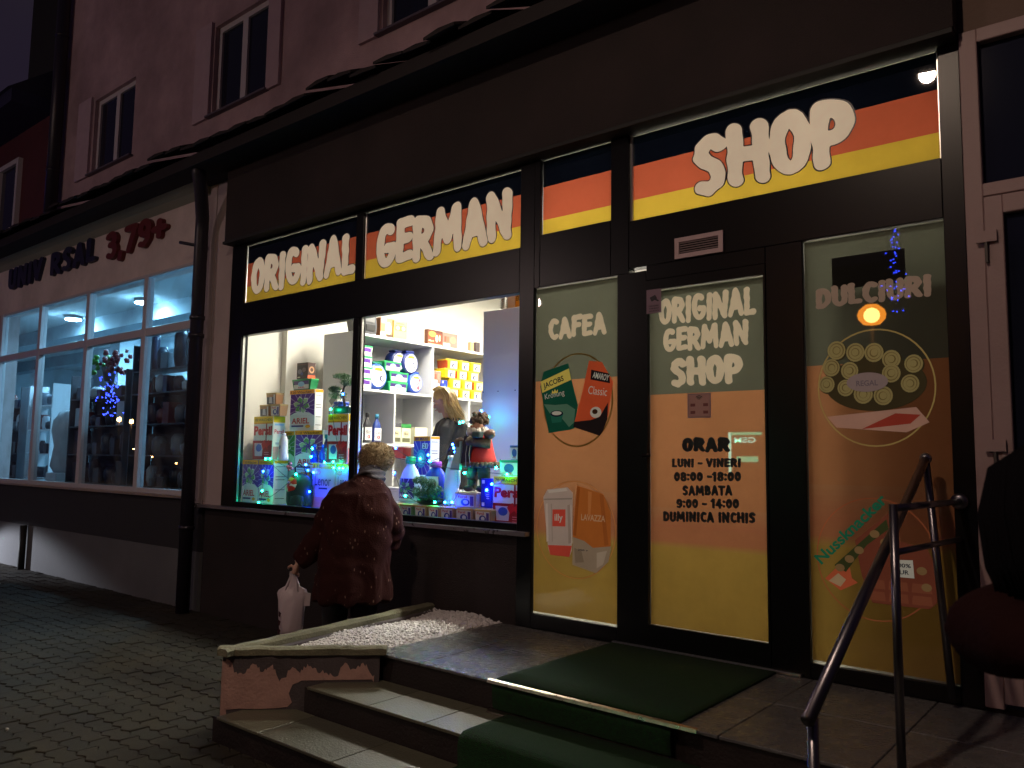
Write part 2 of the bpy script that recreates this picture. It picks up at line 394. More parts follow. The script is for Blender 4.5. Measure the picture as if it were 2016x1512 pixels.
# --- pavement of interlocking pavers
pv = MB(); pv.box(-16, 1.2, -6.2, 0, -.069, -.012, M('sand_joint', (.014, .011, .007), .95, bump=.5, bs=300)); pave = struct('pavement', pv)
paver_m = [M('paver_%d' % i, c, .9, bump=.9, bs=200, var=.4, vs=9, patch=.6) for i, c in enumerate(((.033, .026, .012), (.039, .029, .014), (.028, .023, .012), (.035, .026, .013)))]
def paver_shape():
    a, c, q = .1085, .054, .014
    return [(-a, -c+q), (-a*.5, -c-q), (0, -c+q), (a*.5, -c-q), (a, -c+q), (a, c+q), (a*.5, c-q), (0, c+q), (-a*.5, c-q), (-a, c+q)]
def paver_mesh(mat):
    b = MB(); sh = paver_shape(); n = len(sh)
    lo = [(x, y, -.03) for x, y in sh]; mid = [(x, y, -.004) for x, y in sh]; hi = [(x*.975, y*.94, 0) for x, y in sh]
    b.add(lo+mid+hi, [(i, (i+1) % n, (i+1) % n+n, i+n) for i in range(n)]+[(i+n, (i+1) % n+n, (i+1) % n+2*n, i+2*n) for i in range(n)]+[tuple(range(2*n, 3*n))], mat); return b
spots = []
for j in range(int(5.6/.114)):
    y = -.06-j*.114
    for i in range(int(15.0/.226)):
        x = -15.5+i*.226+(.113 if j % 2 else 0)
        if x > -3.3 and y > -1.95: continue
        if x > -4.6 and y > -1.85 and x > -4.62+(-.1-y)*.13: continue
        spots.append((x, y))
camp = Vector((0, -4.5))
def key(p):
    d = Vector((p[0], p[1]))-camp; az = math.degrees(math.atan2(d.x, d.y)); vis = -73 < az < 0 and p[0] < -4.1
    e = math.atan2(1.6, d.length)
    return (0 if vis and e < .62 else 1, d.length)
spots.sort(key=key)
pm = []
for m_ in paver_m:
    o = paver_mesh(m_).build('paver', pave); pm.append(o)
for k, (x, y) in enumerate(spots[:300]):
    o = pm[k] if k < 4 else pm[random.randrange(4)].copy()
    if k >= 4: COL.objects.link(o)
    o.parent = pave; o.location = (x, y, random.uniform(-.004, .004)); o.rotation_euler = (random.uniform(-.025, .025), random.uniform(-.018, .018), random.uniform(-.02, .02))
rest = MB()
base = paver_mesh(paver_m[0])
for (x, y) in spots[300:]:
    m_ = random.choice(paver_m); dz = random.uniform(-.004, .004); tx = random.uniform(-.012, .012)
    rest.add([(v[0]+x, v[1]+y, v[2]+dz+tx*v[0]) for v in base.v], base.f, m_)
tag(rest.build('pavers_beyond', pave), kind='stuff')

# --- apartment building: upper storey, eave, piers
apt = thing('apartment_building', 'pink plastered apartment block above the two lit shops, with three dark windows', 'building', (-6, 0, 0))
w = MB()
zt = 9.6; z0 = 4.66
wins = [(-11.10, -9.95), (-8.07, -7.02), (-5.24, -4.10)]; wz0, wz1 = 5.36, 6.40
xs = [-12.62]
for a, c in wins: xs += [a, c]
xs.append(3.0)
w.box(-12.62, 3.0, 0, .3, z0, wz0, plasterP); w.box(-12.62, 3.0, 0, .3, wz1, zt, plasterP)
for i in range(0, len(xs), 2): w.box(xs[i], xs[i+1], 0, .3, wz0, wz1, plasterP)
w.build('wall', apt)
w = MB(); w.box(-14.6, 3.0, .31, .36, 3.9, zt, M('unlit_room', (.02, .02, .02), .9)); w.build('inner_wall', apt)
w = MB(); w.box(-14.6, -.735, -.46, .3, 4.54, 4.655, M('eave_boards', (.014, .010, .012), .85, var=.3)); w.build('eave', apt)
tl = MB(); tl.add([(-.158, -.10, 0), (.158, -.10, 0), (.15, .50, .30), (-.15, .50, .30), (-.158, -.10, .022), (.158, -.10, .022), (.15, .50, .322), (-.15, .50, .322), (0, -.105, .034), (0, .5, .335)],
    [(0, 3, 2, 1), (0, 1, 5, 8, 4), (4, 8, 9, 7), (8, 5, 6, 9), (1, 2, 6, 5), (3, 0, 4, 7), (2, 3, 7, 9, 6)], tileroof)
t0 = tl.build('roof_tile'); t0.parent = apt
k = 0; x = -14.45
while x < -.8:
    o = t0 if k == 0 else t0.copy()
    if k: COL.objects.link(o); o.parent = apt
    dz = random.uniform(0, .02)+(.05 if k % 9 in (3, 4) else 0)+(.03 if k % 7 == 2 else 0)
    o.location = (x+6, -.45+random.uniform(-.04, .03), 4.665+dz); o.rotation_euler = (0, random.uniform(-.06, .06), random.uniform(-.05, .05)); k += 1; x += .3
for (a, c) in wins:
    f = MB()
    for (p, q, r, s) in ((a, a+.06, wz0, wz1), (c-.06, c, wz0, wz1), (a+.06, c-.06, wz0, wz0+.06), (a+.06, c-.06, wz1-.06, wz1), ((a+c)/2-.05, (a+c)/2+.05, wz0+.06, wz1-.06)): f.box(p, q, .05, .11, r, s, whitePVC)
    fo = f.build('window', apt)
    for (p, q) in ((a+.06, (a+c)/2-.05), ((a+c)/2+.05, c-.06)):
        g = MB(); g.box(p, q, .075, .085, wz0+.06, wz1-.06, darkglass); g.build('pane', fo)
    g = MB(); g.box(a-.05, c+.05, -.06, .05, wz0-.025, wz0-.003, M('sill_metal', (.10, .08, .11), .5)); g.build('sill', fo)
for (a, c) in ((-11.56, -11.16), (-8.43, -8.10), (-6.99, -6.77), (-5.53, -5.27), (-4.06, -3.84)):
    g = MB(); g.box(a, c, -.035, -.001, wz0-.02, wz1+.06, M('lilac_trim', (.50, .36, .41), .85, bump=.3, bs=80, var=.1)); g.build('trim_panel', apt)
d = MB(); d.tube([(-12.08, -.12, 4.75), (-12.08, -.12, 9.5)], .085, darkpipe, 14)
dp = thing('drainpipe', 'dark drainpipe running up the pink upper wall at its left corner', 'drainpipe', (-12.08, -.12, 4.7)); d.build('pipe', dp)
for z in (5.6, 7.6):
    c = MB(); c.lathe([(.093, -.02), (.093, .02)], (-12.08, -.12, z), darkpipe, 14); c.build('bracket', dp)
# corner downpipe between the two shops
dp = thing('drainpipe', 'dark drainpipe with an elbow under the eave, running to the ground between the two shops', 'drainpipe', (-7.92, -.15, 0))
d = MB(); d.tube([(-7.62, -.36, 4.60), (-7.66, -.34, 4.52), (-7.70, -.28, 4.35), (-7.86, -.16, 4.12), (-7.90, -.14, 3.98), (-7.90, -.14, 0.0)], .068, darkpipe, 16); d.build('pipe', dp)
for z in (3.05, 2.86, .86): c = MB(); c.lathe([(.079, -.022), (.08, .0), (.079, .022)], (-7.90, -.14, z), M('pipe_collar', (.05, .045, .06), .3, metal=.6), 16); c.build('collar', dp)
c = MB(); c.tube([(-8.02, -.10, 3.86), (-8.2, -.22, 3.9)], .018, darkpipe, 8); c.build('bracket', dp)

# --- neighbouring red building at far left
nb = thing('red_building', 'lower dark red rendered house with deep blue eave at the far left', 'building', (-17, 0, 0))
d = MB(); d.box(-24, -12.63, .12, .4, 4.6, 6.75, redW); d.build('wall', nb)
d = MB(); d.box(-24, -12.9, -.45, .5, 6.75, 6.95, M('night_blue_eave', (.018, .02, .06), .7)); d.prism([(-.5, 6.95), (.5, 6.95), (.5, 7.75)], -24, -12.9, M('dark_roof', (.02, .022, .05), .8), 'x'); d.build('roof', nb)
f = MB()
for (p, q, r, s) in ((-15.6, -15.52, 5.1, 6.3), (-14.05, -13.97, 5.1, 6.3), (-15.52, -14.05, 6.22, 6.3), (-15.52, -14.05, 5.1, 5.18), (-14.85, -14.77, 5.18, 6.22)): f.box(p, q, .05, .13, r, s, whitePVC)
fo = f.build('window', nb)
for p, q in ((-15.52, -14.85), (-14.77, -14.05)): g = MB(); g.box(p, q, .10, .11, 5.18, 6.22, darkglass); g.build('pane', fo)

# ================================================================== left shop (storefront with white frames)
us = thing('discount_shop', 'white fronted discount shop at left with eight panes and blue white light inside', 'shop', (-11, 0, 0))
d = MB(); d.box(-24, -8.0, 0, .25, 3.74, 4.54, M('white_fascia', (.74, .62, .60), .9, bump=.5, bs=120, var=.14, vs=1.5, patch=.25)); d.prism([(0, 4.54), (-.20, 4.54), (-.08, 4.50), (0, 4.44)], -24, -8.0, M('cove_plaster', (.30, .31, .26), .9), 'x'); d.build('fascia', us)
d = MB(); d.box(-8.075, -7.86, -.004, .28, 1.10, 4.54, plasterL); d.build('pier', us); d = MB(); d.box(-24, -13.98, 0, .25, 1.17, 3.74, plasterL); d.build('pier', us)
d = MB(); d.box(-24, -7.86, 0, .3, .60, 1.14, M('base_wall_paint', (.028, .026, .03), .85, bump=.4, bs=70, var=.2, vs=1.2)); d.build('base_wall', us)
d = MB(); d.box(-24, -7.86, -.004, .3, -.1, .599, M('lit_strip_paint', (.13, .13, .14), .85, bump=.4, bs=70, var=.2, vs=1.2)); d.build('lit_strip', us)  # lower wall coloured paler to carry the low strip of light
d = MB(); d.tube([(-12.4, -.06, .60), (-12.4, -.06, -.06)], .045, blackM, 10); d.build('pole_shadow', us)  # dark upright standing in for a pole's shadow on the wall
d = MB(); d.box(-14.6, -8.0, -.05, 0.002, 1.14, 1.168, silver); d.build('sill', us)
frame_m = M('white_frame', (.55, .52, .55), .4)
cols = [-13.93, -12.44, -10.885, -9.32, -8.08]
def bar(name, x0, x1, z0, z1, par, mat, y0=-.02, y1=.06, bev=.004):
    b = MB(); b.box(x0, x1, y0, y1, z0, z1, mat, bev); return b.build(name, par)
for k, x in enumerate(cols): bar('mullion', x-.045, x+.045, 1.169, 3.739, us, frame_m, -.024, .062)
for a, c in zip(cols[:-1], cols[1:]):
    for (p, q) in ((1.169, 1.225), (2.99, 3.085), (3.70, 3.739)): bar('transom', a+.046, c-.046, p, q, us, frame_m)
    for (p, q) in ((1.226, 2.989), (3.086, 3.699)):
        g = MB(); g.box(a+.046, c-.046, .018, .024, p, q, glass('shop_glass_blue', (.86, .93, .95), .16, 0, 1.55)); g.build('pane', us)
navyP = M('navy_sign_letter', (.012, .012, .045), .5); dredP = M('dark_red_sign_letter', (.13, .012, .012), .5)
for wd, x0, x1, zl, zr, hl, mt in (('UNIV', -13.72, -12.42, 4.075, 4.085, .34, navyP), ('RSAL', -12.15, -10.69, 4.085, 4.10, .34, navyP), ('3,79+', -10.42, -8.86, 4.05, 4.07, .37, dredP)):
    for (vs, fs), fn in lay_word(wd, x0, x1, zl, zr, hl, hl, rad=.102, seed=3, gap=.02):
        b = MB(); n = len(vs); P2 = [fn(u, v) for u, v in vs]
        b.add([(x, -.05, z) for x, z in P2], fs, mt)
        cnt = {}
        for f in fs:
            for i in range(len(f)): e = (f[i], f[(i+1) % len(f)]); cnt[tuple(sorted(e))] = cnt.get(tuple(sorted(e)), 0)+1
        for (p, q), c in cnt.items():
            if c == 1: b.add([(P2[p][0], -.05, P2[p][1]), (P2[q][0], -.05, P2[q][1]), (P2[q][0], 0.001, P2[q][1]), (P2[p][0], .001, P2[p][1])], [(0, 1, 2, 3)], mt)
        b.build('letter', us)
# interior room
cool = M('cool_room_paint', (.62, .74, .82), .8)
d = MB(); d.box(-24, -7.9, 5.6, 5.7, .5, 3.95, cool); d.box(-24, -23.9, .3, 5.7, .5, 3.95, cool); d.box(-7.9, -7.87, .28, 5.7, .5, 3.95, cool); d.build('inner_wall', us)
d = MB(); d.box(-24, -7.9, .3, 5.7, .44, .5, M('cool_floor', (.25, .27, .28), .4)); d.build('floor', us)
d = MB(); d.box(-24, -7.9, .25, 5.7, 3.95, 4.0, M('cool_ceiling', (.6, .68, .72), .8)); d.build('ceiling', us)
d = MB()
for y in (1.5, 3.4): d.box(-23.9, -7.9, y, y+.3, 3.7, 3.949, M('cool_beam', (.38, .48, .55), .8))
d.build('ceiling_beam', us)
d = MB(); d.box(-16.1, -15.7, 2.6, 3.0, .5, 3.949, cool); d.build('column', us)
coolE = M('cool_lamp_diffuser', (.5, .82, 1), .5, es=430, ecol=(.36, .72, 1))
for i, (x, y) in enumerate(((-14.4, 1.2), (-11.9, 1.2), (-9.3, 1.2), (-17.5, 2.7), (-14.6, 2.7), (-12.6, 2.7), (-18.5, 4.7), (-15, 4.7), (-11.5, 4.7))):
    lt = thing('ceiling_light', 'round cool white ceiling lamp, %s one from the right in the %s row' % (['third', 'second', 'first'][i % 3], ['front', 'middle', 'back'][i//3]), 'ceiling light', (x, y, 3.94), 'round lamps on the discount shop ceiling')
    c = MB(); c.lathe([(.13, -.05), (.14, -.03), (.14, .0)], (x, y, 3.944), frame_m, 20); c.build('housing', lt)
    c = MB(); c.lathe([(.12, -.012), (.12, -.001)], (x, y, 3.892), coolE, 20); c.build('diffuser', lt)
# shelving and goods inside
def shelf_rack(x0, x1, y0, y1, zs, label, mat):
    t = thing('shelf_rack', label, 'shelf', ((x0+x1)/2, (y0+y1)/2, .5))
    for x in (x0, x1-.03):
        b = MB(); b.box(x, x+.03, y0, y1, .5, zs[-1]+.35, mat); b.build('upright', t)
    for z in zs:
        b = MB(); b.box(x0+.031, x1-.031, y0, y1, z-.02, z, mat); b.build('shelf', t)
    return t
darkG = [P(40, 46, 60), P(60, 66, 80), P(30, 32, 45), P(80, 88, 100), P(110, 120, 130), P(50, 40, 60), P(190, 200, 210), P(30, 32, 45), P(45, 50, 75), P(120, 60, 60)]
ORD = ['first', 'second', 'third', 'fourth', 'fifth', 'sixth', 'seventh', 'eighth', 'ninth', 'tenth', 'eleventh', 'twelfth', 'thirteenth', 'fourteenth']
def goods(x0, x1, y, z, where, lv, hmax=.3):
    x = x0; n = 0
    while x < x1-.1:
        wd = random.uniform(.12, .24); h = random.uniform(.12, hmax)
        b = MB(); m_ = random.choice(darkG); r = wd*.42; pot = n % 3 != 0
        if pot: b.lathe([(r*.7, 0), (r, h*.3), (r, h*.8), (r*.6, h)], (x+wd/2, y, z), m_, 12)
        else: b.box(x+.01, x+wd-.01, y-.09, y+.09, z, z+h, m_, .004)
        o = b.build('household_pot' if pot else 'packed_carton'); kind = 'pot' if pot else 'carton'
        tag(o, '%s item from the left, a %s, on the %s shelf up behind %s' % (ORD[n], kind, ORD[lv], where), kind, 'goods on the rack behind '+where)
        n += 1; x += wd+random.uniform(.01, .06)
zsA = [.8, 1.2, 1.6, 2.0, 2.4]
rk = M('rack_white', (.6, .63, .68), .5)
rkd = M('rack_dark', (.05, .055, .07), .5)
shelf_rack(-17.2, -15.45, .85, 1.15, zsA, 'dark stocked rack behind the leftmost tall pane', rkd)
shelf_rack(-15.1, -14.1, .85, 1.15, zsA, 'bright white open rack behind the second tall pane', rk)
shelf_rack(-12.55, -10.8, .5, .8, zsA, 'dark stocked rack behind the third tall pane', rkd)
shelf_rack(-10.65, -9.15, .5, .8, zsA+[2.7], 'tall dark stocked rack behind the rightmost tall pane', rkd)
for lv, z in enumerate(zsA):
    goods(-17.1, -15.5, 1.0, z, 'the leftmost pane', lv)
    goods(-15.05, -14.15, 1.0, z, 'the second pane', lv, hmax=.26)
    goods(-12.5, -10.85, .65, z, 'the third pane', lv, hmax=.36 if z < 2.3 else .24)
    goods(-10.6, -9.2, .65, z, 'the rightmost pane', lv, hmax=.28)
goods(-10.6, -9.2, .65, 2.7, 'the rightmost pane', 5, hmax=.55)
# back plates so the racks read solid
for x0, x1, y in ((-12.55, -10.8, .82), (-10.65, -9.15, .82), (-17.2, -15.45, 1.17)):
    b = MB(); b.box(x0, x1, y, y+.01, .5, 2.55, M('rack_back', (.05, .06, .09), .6)); o = b.build('rack_back_board'); tag(o, 'dark board closing the stocked rack behind the %s' % ('leftmost pane' if x0 < -14 else 'third pane' if x0 < -12 else 'rightmost pane'), 'board')
# flowers
fl = thing('flower_bouquet', 'bunch of red and green artificial flowers standing high behind the third pane', 'flowers', (-11.5, .55, 2.45))
b = MB(); b.lathe([(.06, 0), (.09, .12), (.11, .2)], (-11.5, .58, 2.62), P(60, 70, 90), 12); b.build('vase', fl)
b = MB(); g2 = MB()
for i in range(46):
    x, y, z = -11.5+random.uniform(-.35, .42), .55+random.uniform(-.12, .15), 2.80+random.uniform(-.07, .25)
    if x < -11.6: g2.ball((x, y, z-.06), random.uniform(.03, .055), P(60, 150, 50), jit=.3, n=7, m=5)
    else: b.ball((x, y, z), random.uniform(.025, .045), P(120, 45, 55), jit=.35, n=8, m=5)
b.build('petals', fl); g2.build('leaves', fl)
# shrouded item
b = MB(); b.lathe([(.16, 0), (.2, .1), (.17, .4), (.21, .62), (.19, .78), (.1, .9), (.03, .94)], (-12.87, .62, 1.32), M('clear_wrap', (.55, .62, .68), .25), 18)
for i, v in enumerate(b.v): b.v[i] = (v[0]+.02*math.sin(v[2]*23+v[1]*30), v[1]+.02*math.sin(v[2]*17+v[0]*40), v[2])
tag(b.build('wrapped_plant_pot'), 'pale plastic wrapped bundle standing behind the second tall pane', 'wrapped bundle')
b = MB(); b.box(-13.05, -12.68, .42, .82, .5, 1.319, rk, .01); tag(b.build('display_stool'), 'pale display block carrying the plastic wrapped bundle', 'display block')

# ================================================================== German shop front
gs = thing('storefront', 'black framed storefront with flag striped signs, lit display window and glass door', 'storefront', (-4, 0, 0))
d = MB(); d.box(-7.42, -.74, -.15, .2, 3.80, 4.539, brownW); d.build('fascia', gs)
d = MB(); d.box(-7.46, -.745, -.149, .2, 3.772, 3.799, blackM); d.build('soffit', gs)
d = MB(); d.box(-7.80, -3.48, -.002, .04, -.1, 1.07, brownW); d.build('base_wall', gs)
d = MB(); d.box(-7.86, -3.49, -.085, .04, 1.071, 1.10, M('sill_sheet', (.34, .31, .36), .3, metal=.7, var=.15, vs=8)); d.build('sill', gs)
d = MB(); d.box(-7.84, -7.462, -.006, .05, 1.101, 4.539, plasterL); d.build('pier', gs)
FR = [
 # left display part
 (-7.46, -7.222, 1.101, 3.771), (-7.222, -3.61, 1.101, 1.15), (-7.222, -3.61, 2.815, 3.15), (-7.222, -3.61, 3.748, 3.771),
 (-5.475, -5.372, 3.15, 3.748), (-5.475, -5.40, 1.15, 2.815),
 (-3.61, -3.475, .45, 3.771), (-3.475, -3.425, 2.83, 3.771), (-3.475, -2.78, .45, .547), (-3.425, -2.83, 3.77, 3.7712),
 (-3.425, -2.83, 2.83, 3.212), (-2.83, -2.69, 2.83, 3.771), (-2.78, -2.56, .45, 2.83),
 (-2.69, -.838, 2.86, 3.178), (-1.772, -1.557, .45, 2.86), (-2.56, -1.772, 2.76, 2.86), (-1.557, -.838, .45, .531), (-.838, -.738, .45, 3.771), (-2.69, -.838, 3.765, 3.7705)]
for i, (a, c, p, q) in enumerate(FR):
    if q-p < .01: continue
    bar('frame_bar', a+.0004, c-.0004, p+.0004, q-.0004, gs, black, -.03-.0007*(i % 4), .05, .003)
bar('frame_bar', -2.79, -2.69, 2.8305, 2.8595, gs, black, -.028, .05, .003)
# bright aluminium glazing beads
for (a, c, p, q) in ((-7.222, -7.212, 1.15, 2.815), (-5.400, -5.378, 1.15, 2.815), (-7.222, -7.216, 3.15, 3.748), (-5.372, -5.364, 3.15, 3.748), (-2.69, -2.672, 3.178, 3.765), (-.846, -.838, 3.178, 3.765)):
    bar('glazing_bead', a, c, p, q, gs, silver, -.012, .012, .002)
# flag signs
fB = film('film_navy', (.004, .007, .014), .5, .15, True); fR = film('film_red', (.80, .17, .08), .6, .18); fY = film('film_yellow', (.90, .62, .07), .6, .21)
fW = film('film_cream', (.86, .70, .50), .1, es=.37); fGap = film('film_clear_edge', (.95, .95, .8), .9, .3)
outl = M('film_outline', (.012, .006, .012), .3)
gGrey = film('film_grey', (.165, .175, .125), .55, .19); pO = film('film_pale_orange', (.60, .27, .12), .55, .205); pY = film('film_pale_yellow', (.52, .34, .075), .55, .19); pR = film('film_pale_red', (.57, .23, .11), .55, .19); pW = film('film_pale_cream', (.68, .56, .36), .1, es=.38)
def sign(x0, x1, z0, z1, wd, jitseed, lx0=0, lx1=0, zb0=0, zb1=0, h0=0, h1=0, za=3.32, zb=3.56):
    g = MB()
    g.rect(x0, x1, za, zb, .0, fR); g.rect(x0, x1, z0, za, 0, fY); g.rect(x0, x1, zb, z1-.006, 0, fB); g.rect(x0, x1, z1-.006, z1, 0, fGap)
    so = g.build('sign_panel', gs)
    if wd:
        ol = []
        for (vs, fs), fn in lay_word(wd, lx0, lx1, zb0, zb1, h0, h1, rad=.112, grow=.018, wob=1, jit=.045, seed=jitseed, gap=-.045):
            b = MB(); b.add([(fn(u, v)[0], -.0012, fn(u, v)[1]) for u, v in vs], fs, outl); ol.append(b)
        for i, ((vs, fs), fn) in enumerate(lay_word(wd, lx0, lx1, zb0, zb1, h0, h1, rad=.112, grow=0, wob=1, jit=.045, seed=jitseed, gap=-.045)):
            b = ol[i]; b.add([(fn(u, v)[0], -.0024-.0001*i, fn(u, v)[1]) for u, v in vs], fs, fW); b.build('letter', so)
    return so
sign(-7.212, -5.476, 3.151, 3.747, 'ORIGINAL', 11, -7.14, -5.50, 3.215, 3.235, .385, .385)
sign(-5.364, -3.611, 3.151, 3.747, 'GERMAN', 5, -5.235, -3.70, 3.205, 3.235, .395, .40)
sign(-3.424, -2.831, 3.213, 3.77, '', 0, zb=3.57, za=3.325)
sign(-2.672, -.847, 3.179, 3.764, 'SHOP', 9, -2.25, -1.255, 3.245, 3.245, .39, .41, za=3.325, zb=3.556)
# display glazing
dg_ = glass('display_glass', (.97, .98, .97), .0, 0, 1.45)
for a, c in ((-7.212, -5.476), (-5.377, -3.611)):
    g = MB(); g.box(a, c, .0, .006, 1.151, 2.814, dg_); g.build('window_pane', gs)

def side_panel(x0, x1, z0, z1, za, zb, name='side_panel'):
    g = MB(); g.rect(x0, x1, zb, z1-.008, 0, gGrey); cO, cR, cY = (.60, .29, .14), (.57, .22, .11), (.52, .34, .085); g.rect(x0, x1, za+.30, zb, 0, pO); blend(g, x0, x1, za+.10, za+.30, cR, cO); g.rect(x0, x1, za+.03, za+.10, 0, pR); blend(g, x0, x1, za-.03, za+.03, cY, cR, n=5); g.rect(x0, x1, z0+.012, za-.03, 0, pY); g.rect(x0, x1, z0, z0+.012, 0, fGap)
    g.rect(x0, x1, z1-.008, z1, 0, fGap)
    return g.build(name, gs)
def ringm(cx, cz, rx, rz, t, y, mat, a0=0, a1=360, n=48):
    b = MB()
    p = arc(cx, cz, rx, rz, a0, a1, n); q = arc(cx, cz, rx-t, rz-t, a0, a1, n)
    for i in range(n): b.add([(p[i][0], y, p[i][1]), (p[i+1][0], y, p[i+1][1]), (q[i+1][0], y, q[i+1][1]), (q[i][0], y, q[i][1])], [(0, 1, 2, 3)], mat)
    return b
def disc(b, cx, cz, rx, rz, y, mat, n=40, a0=0, a1=360):
    p = arc(cx, cz, rx, rz, a0, a1, n); return b.add([(x, y, z) for x, z in (p[:-1] if a1-a0 == 360 else p)], [tuple(range(n if a1-a0 == 360 else n+1))], mat)
def poly(b, pts, y, mat): return b.add([(x, y, z) for x, z in pts], [tuple(range(len(pts)))], mat)
def txt(b, s, x0, z0, x1, h, y, mat, rot=0, bold=.02, skew=0):
    vs, fs, asp = btext(s, bold); w_ = x1-x0
    c, sn = math.cos(rot), math.sin(rot)
    def fn(u, v):
        a, e = u*w_+skew*v*h, v*h
        return (x0+a*c-e*sn, y, z0+a*sn+e*c)
    return b.flat((vs, fs), fn, mat)
def brush(b, s, x0, x1, zl, zr, h, y, mat, rad=.105, jit=.03, seed=1, wob=1, gap=-.02):
    for i, ((vs, fs), fn) in enumerate(lay_word(s, x0, x1, zl, zr, h, h, rad=rad, wob=wob, jit=jit, seed=seed, gap=gap)):
        b.add([(fn(u, v)[0], y-.0001*i, fn(u, v)[1]) for u, v in vs], fs, mat)
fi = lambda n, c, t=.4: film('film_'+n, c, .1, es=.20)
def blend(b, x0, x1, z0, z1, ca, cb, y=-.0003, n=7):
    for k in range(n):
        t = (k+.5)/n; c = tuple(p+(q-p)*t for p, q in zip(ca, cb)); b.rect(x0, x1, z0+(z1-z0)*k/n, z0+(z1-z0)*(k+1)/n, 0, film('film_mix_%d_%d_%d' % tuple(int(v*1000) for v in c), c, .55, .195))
# coffee panel
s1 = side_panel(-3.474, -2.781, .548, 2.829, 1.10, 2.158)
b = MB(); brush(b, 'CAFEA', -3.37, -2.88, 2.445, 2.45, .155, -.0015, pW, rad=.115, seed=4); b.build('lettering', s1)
b = ringm(-3.118, 2.015, .292, .322, .011, -.001, pY); b.build('printed_ring', s1)
b = MB()
gD = fi('pack_green', (.01, .085, .05)); gM_ = fi('pack_green_light', (.10, .22, .14)); yB = fi('pack_yellow', (.72, .60, .12)); inkN = fi('print_ink', (.01, .012, .03), .1); cr = fi('print_white', (.6, .6, .5))
poly(b, [(-3.432, 2.12), (-3.405, 2.225), (-3.19, 2.272), (-3.165, 2.165), (-3.108, 1.98), (-3.135, 1.822), (-3.165, 1.812), (-3.355, 1.79)], -.0015, gD)
poly(b, [(-3.428, 2.155), (-3.185, 2.235), (-3.165, 2.155), (-3.413, 2.075)], -.0022, yB)
poly(b, [(-3.40, 1.995), (-3.30, 1.985), (-3.20, 1.99), (-3.13, 1.95), (-3.14, 1.86), (-3.18, 1.83), (-3.25, 1.90), (-3.33, 1.91)], -.0022, gM_)
txt(b, 'JACOBS', -3.395, 2.092, -3.215, .05, -.003, inkN, .28); txt(b, 'Krönung', -3.385, 1.985+.03, -3.215, .05, -.003, cr, .16, .0)
poly(b, [(-3.33, 2.065), (-3.325, 2.09), (-3.312, 2.076), (-3.302, 2.098), (-3.292, 2.078), (-3.278, 2.094), (-3.278, 2.07)], -.003, yB)
disc(b, -3.285, 1.925, .055, .022, -.003, inkN); disc(b, -3.285, 1.928, .042, .014, -.0035, cr); poly(b, [(-3.34, 1.92), (-3.23, 1.925), (-3.245, 1.865), (-3.325, 1.86)], -.0027, fi('cup_green', (.02, .14, .09)))
b.build('coffee_pack_print', s1)
b = MB(); am = fi('pack_red', (.62, .10, .035)); amd = fi('pack_black', (.02, .014, .014), .2)
poly(b, [(-3.018, 2.277), (-2.915, 2.262), (-2.826, 2.125), (-2.865, 1.90), (-2.905, 1.80), (-2.93, 1.768), (-3.145, 1.83), (-3.07, 2.07)], -.0028, am)
poly(b, [(-3.145, 1.83), (-3.135, 1.865), (-3.00, 1.875), (-2.93, 1.895), (-2.865, 1.99), (-2.87, 1.88), (-2.905, 1.80), (-2.93, 1.768)], -.0034, amd)
poly(b, [(-3.0, 2.215), (-2.855, 2.18), (-2.85, 2.115), (-3.005, 2.148)], -.0034, amd)
txt(b, 'AMAROY', -2.99, 2.160, -2.86, .042, -.004, cr, -.24); txt(b, 'Classic', -3.025, 2.052, -2.875, .055, -.004, cr, -.14, 0)
disc(b, -2.962, 1.925, .045, .037, -.004, cr); disc(b, -2.968, 1.93, .022, .017, -.0046, fi('coffee_brown', (.05, .02, .01)))
b.build('coffee_pack_print', s1)
b = ringm(-3.128, 1.14, .325, .326, .007, -.001, fi('ring_brown', (.42, .17, .05))); b.build('printed_ring', s1)
b = MB(); can = fi('can_grey', (.50, .40, .33), .5); canr = fi('can_red', (.62, .08, .05), .4)
poly(b, [(-3.395, 1.345), (-3.36, 1.40), (-3.19, 1.42), (-3.145, 1.385), (-3.15, 1.0), (-3.17, .955), (-3.33, .955), (-3.35, 1.0)], -.0016, can)
poly(b, [(-3.352, 1.02), (-3.15, 1.03), (-3.17, .955), (-3.33, .955)], -.0022, canr); poly(b, [(-3.315, 1.265), (-3.205, 1.27), (-3.205, 1.155), (-3.315, 1.15)], -.0022, canr)
poly(b, [(-3.395, 1.335), (-3.15, 1.35), (-3.15, 1.34), (-3.394, 1.325)], -.0022, fi('can_line', (.3, .25, .2))); txt(b, 'illy', -3.295, 1.175, -3.225, .06, -.003, cr, .05)
for (x, w_, c_) in ((-3.375, .018, (.62, .52, .44)), (-3.33, .01, (.40, .31, .25)), (-3.19, .022, (.38, .29, .23)), (-3.165, .008, (.60, .50, .42))): poly(b, [(x, 1.30), (x+w_, 1.305), (x+w_+.012, 1.05), (x+.012, 1.04)], -.0019, fi('can_s%d' % int(c_[0]*100), c_))
poly(b, [(-3.355, 1.395), (-3.20, 1.415), (-3.19, 1.395), (-3.35, 1.375)], -.0024, fi('can_lid', (.62, .55, .46))); b.build('coffee_can_print', s1)
b = MB(); lo = fi('bag_orange', (.50, .15, .03)); lg = fi('bag_grey', (.36, .27, .18))
poly(b, [(-3.11, 1.435), (-2.90, 1.385), (-2.842, 1.27), (-2.842, 1.03), (-2.86, .95), (-2.955, .868), (-3.145, .905), (-3.14, 1.15)], -.0028, lg)
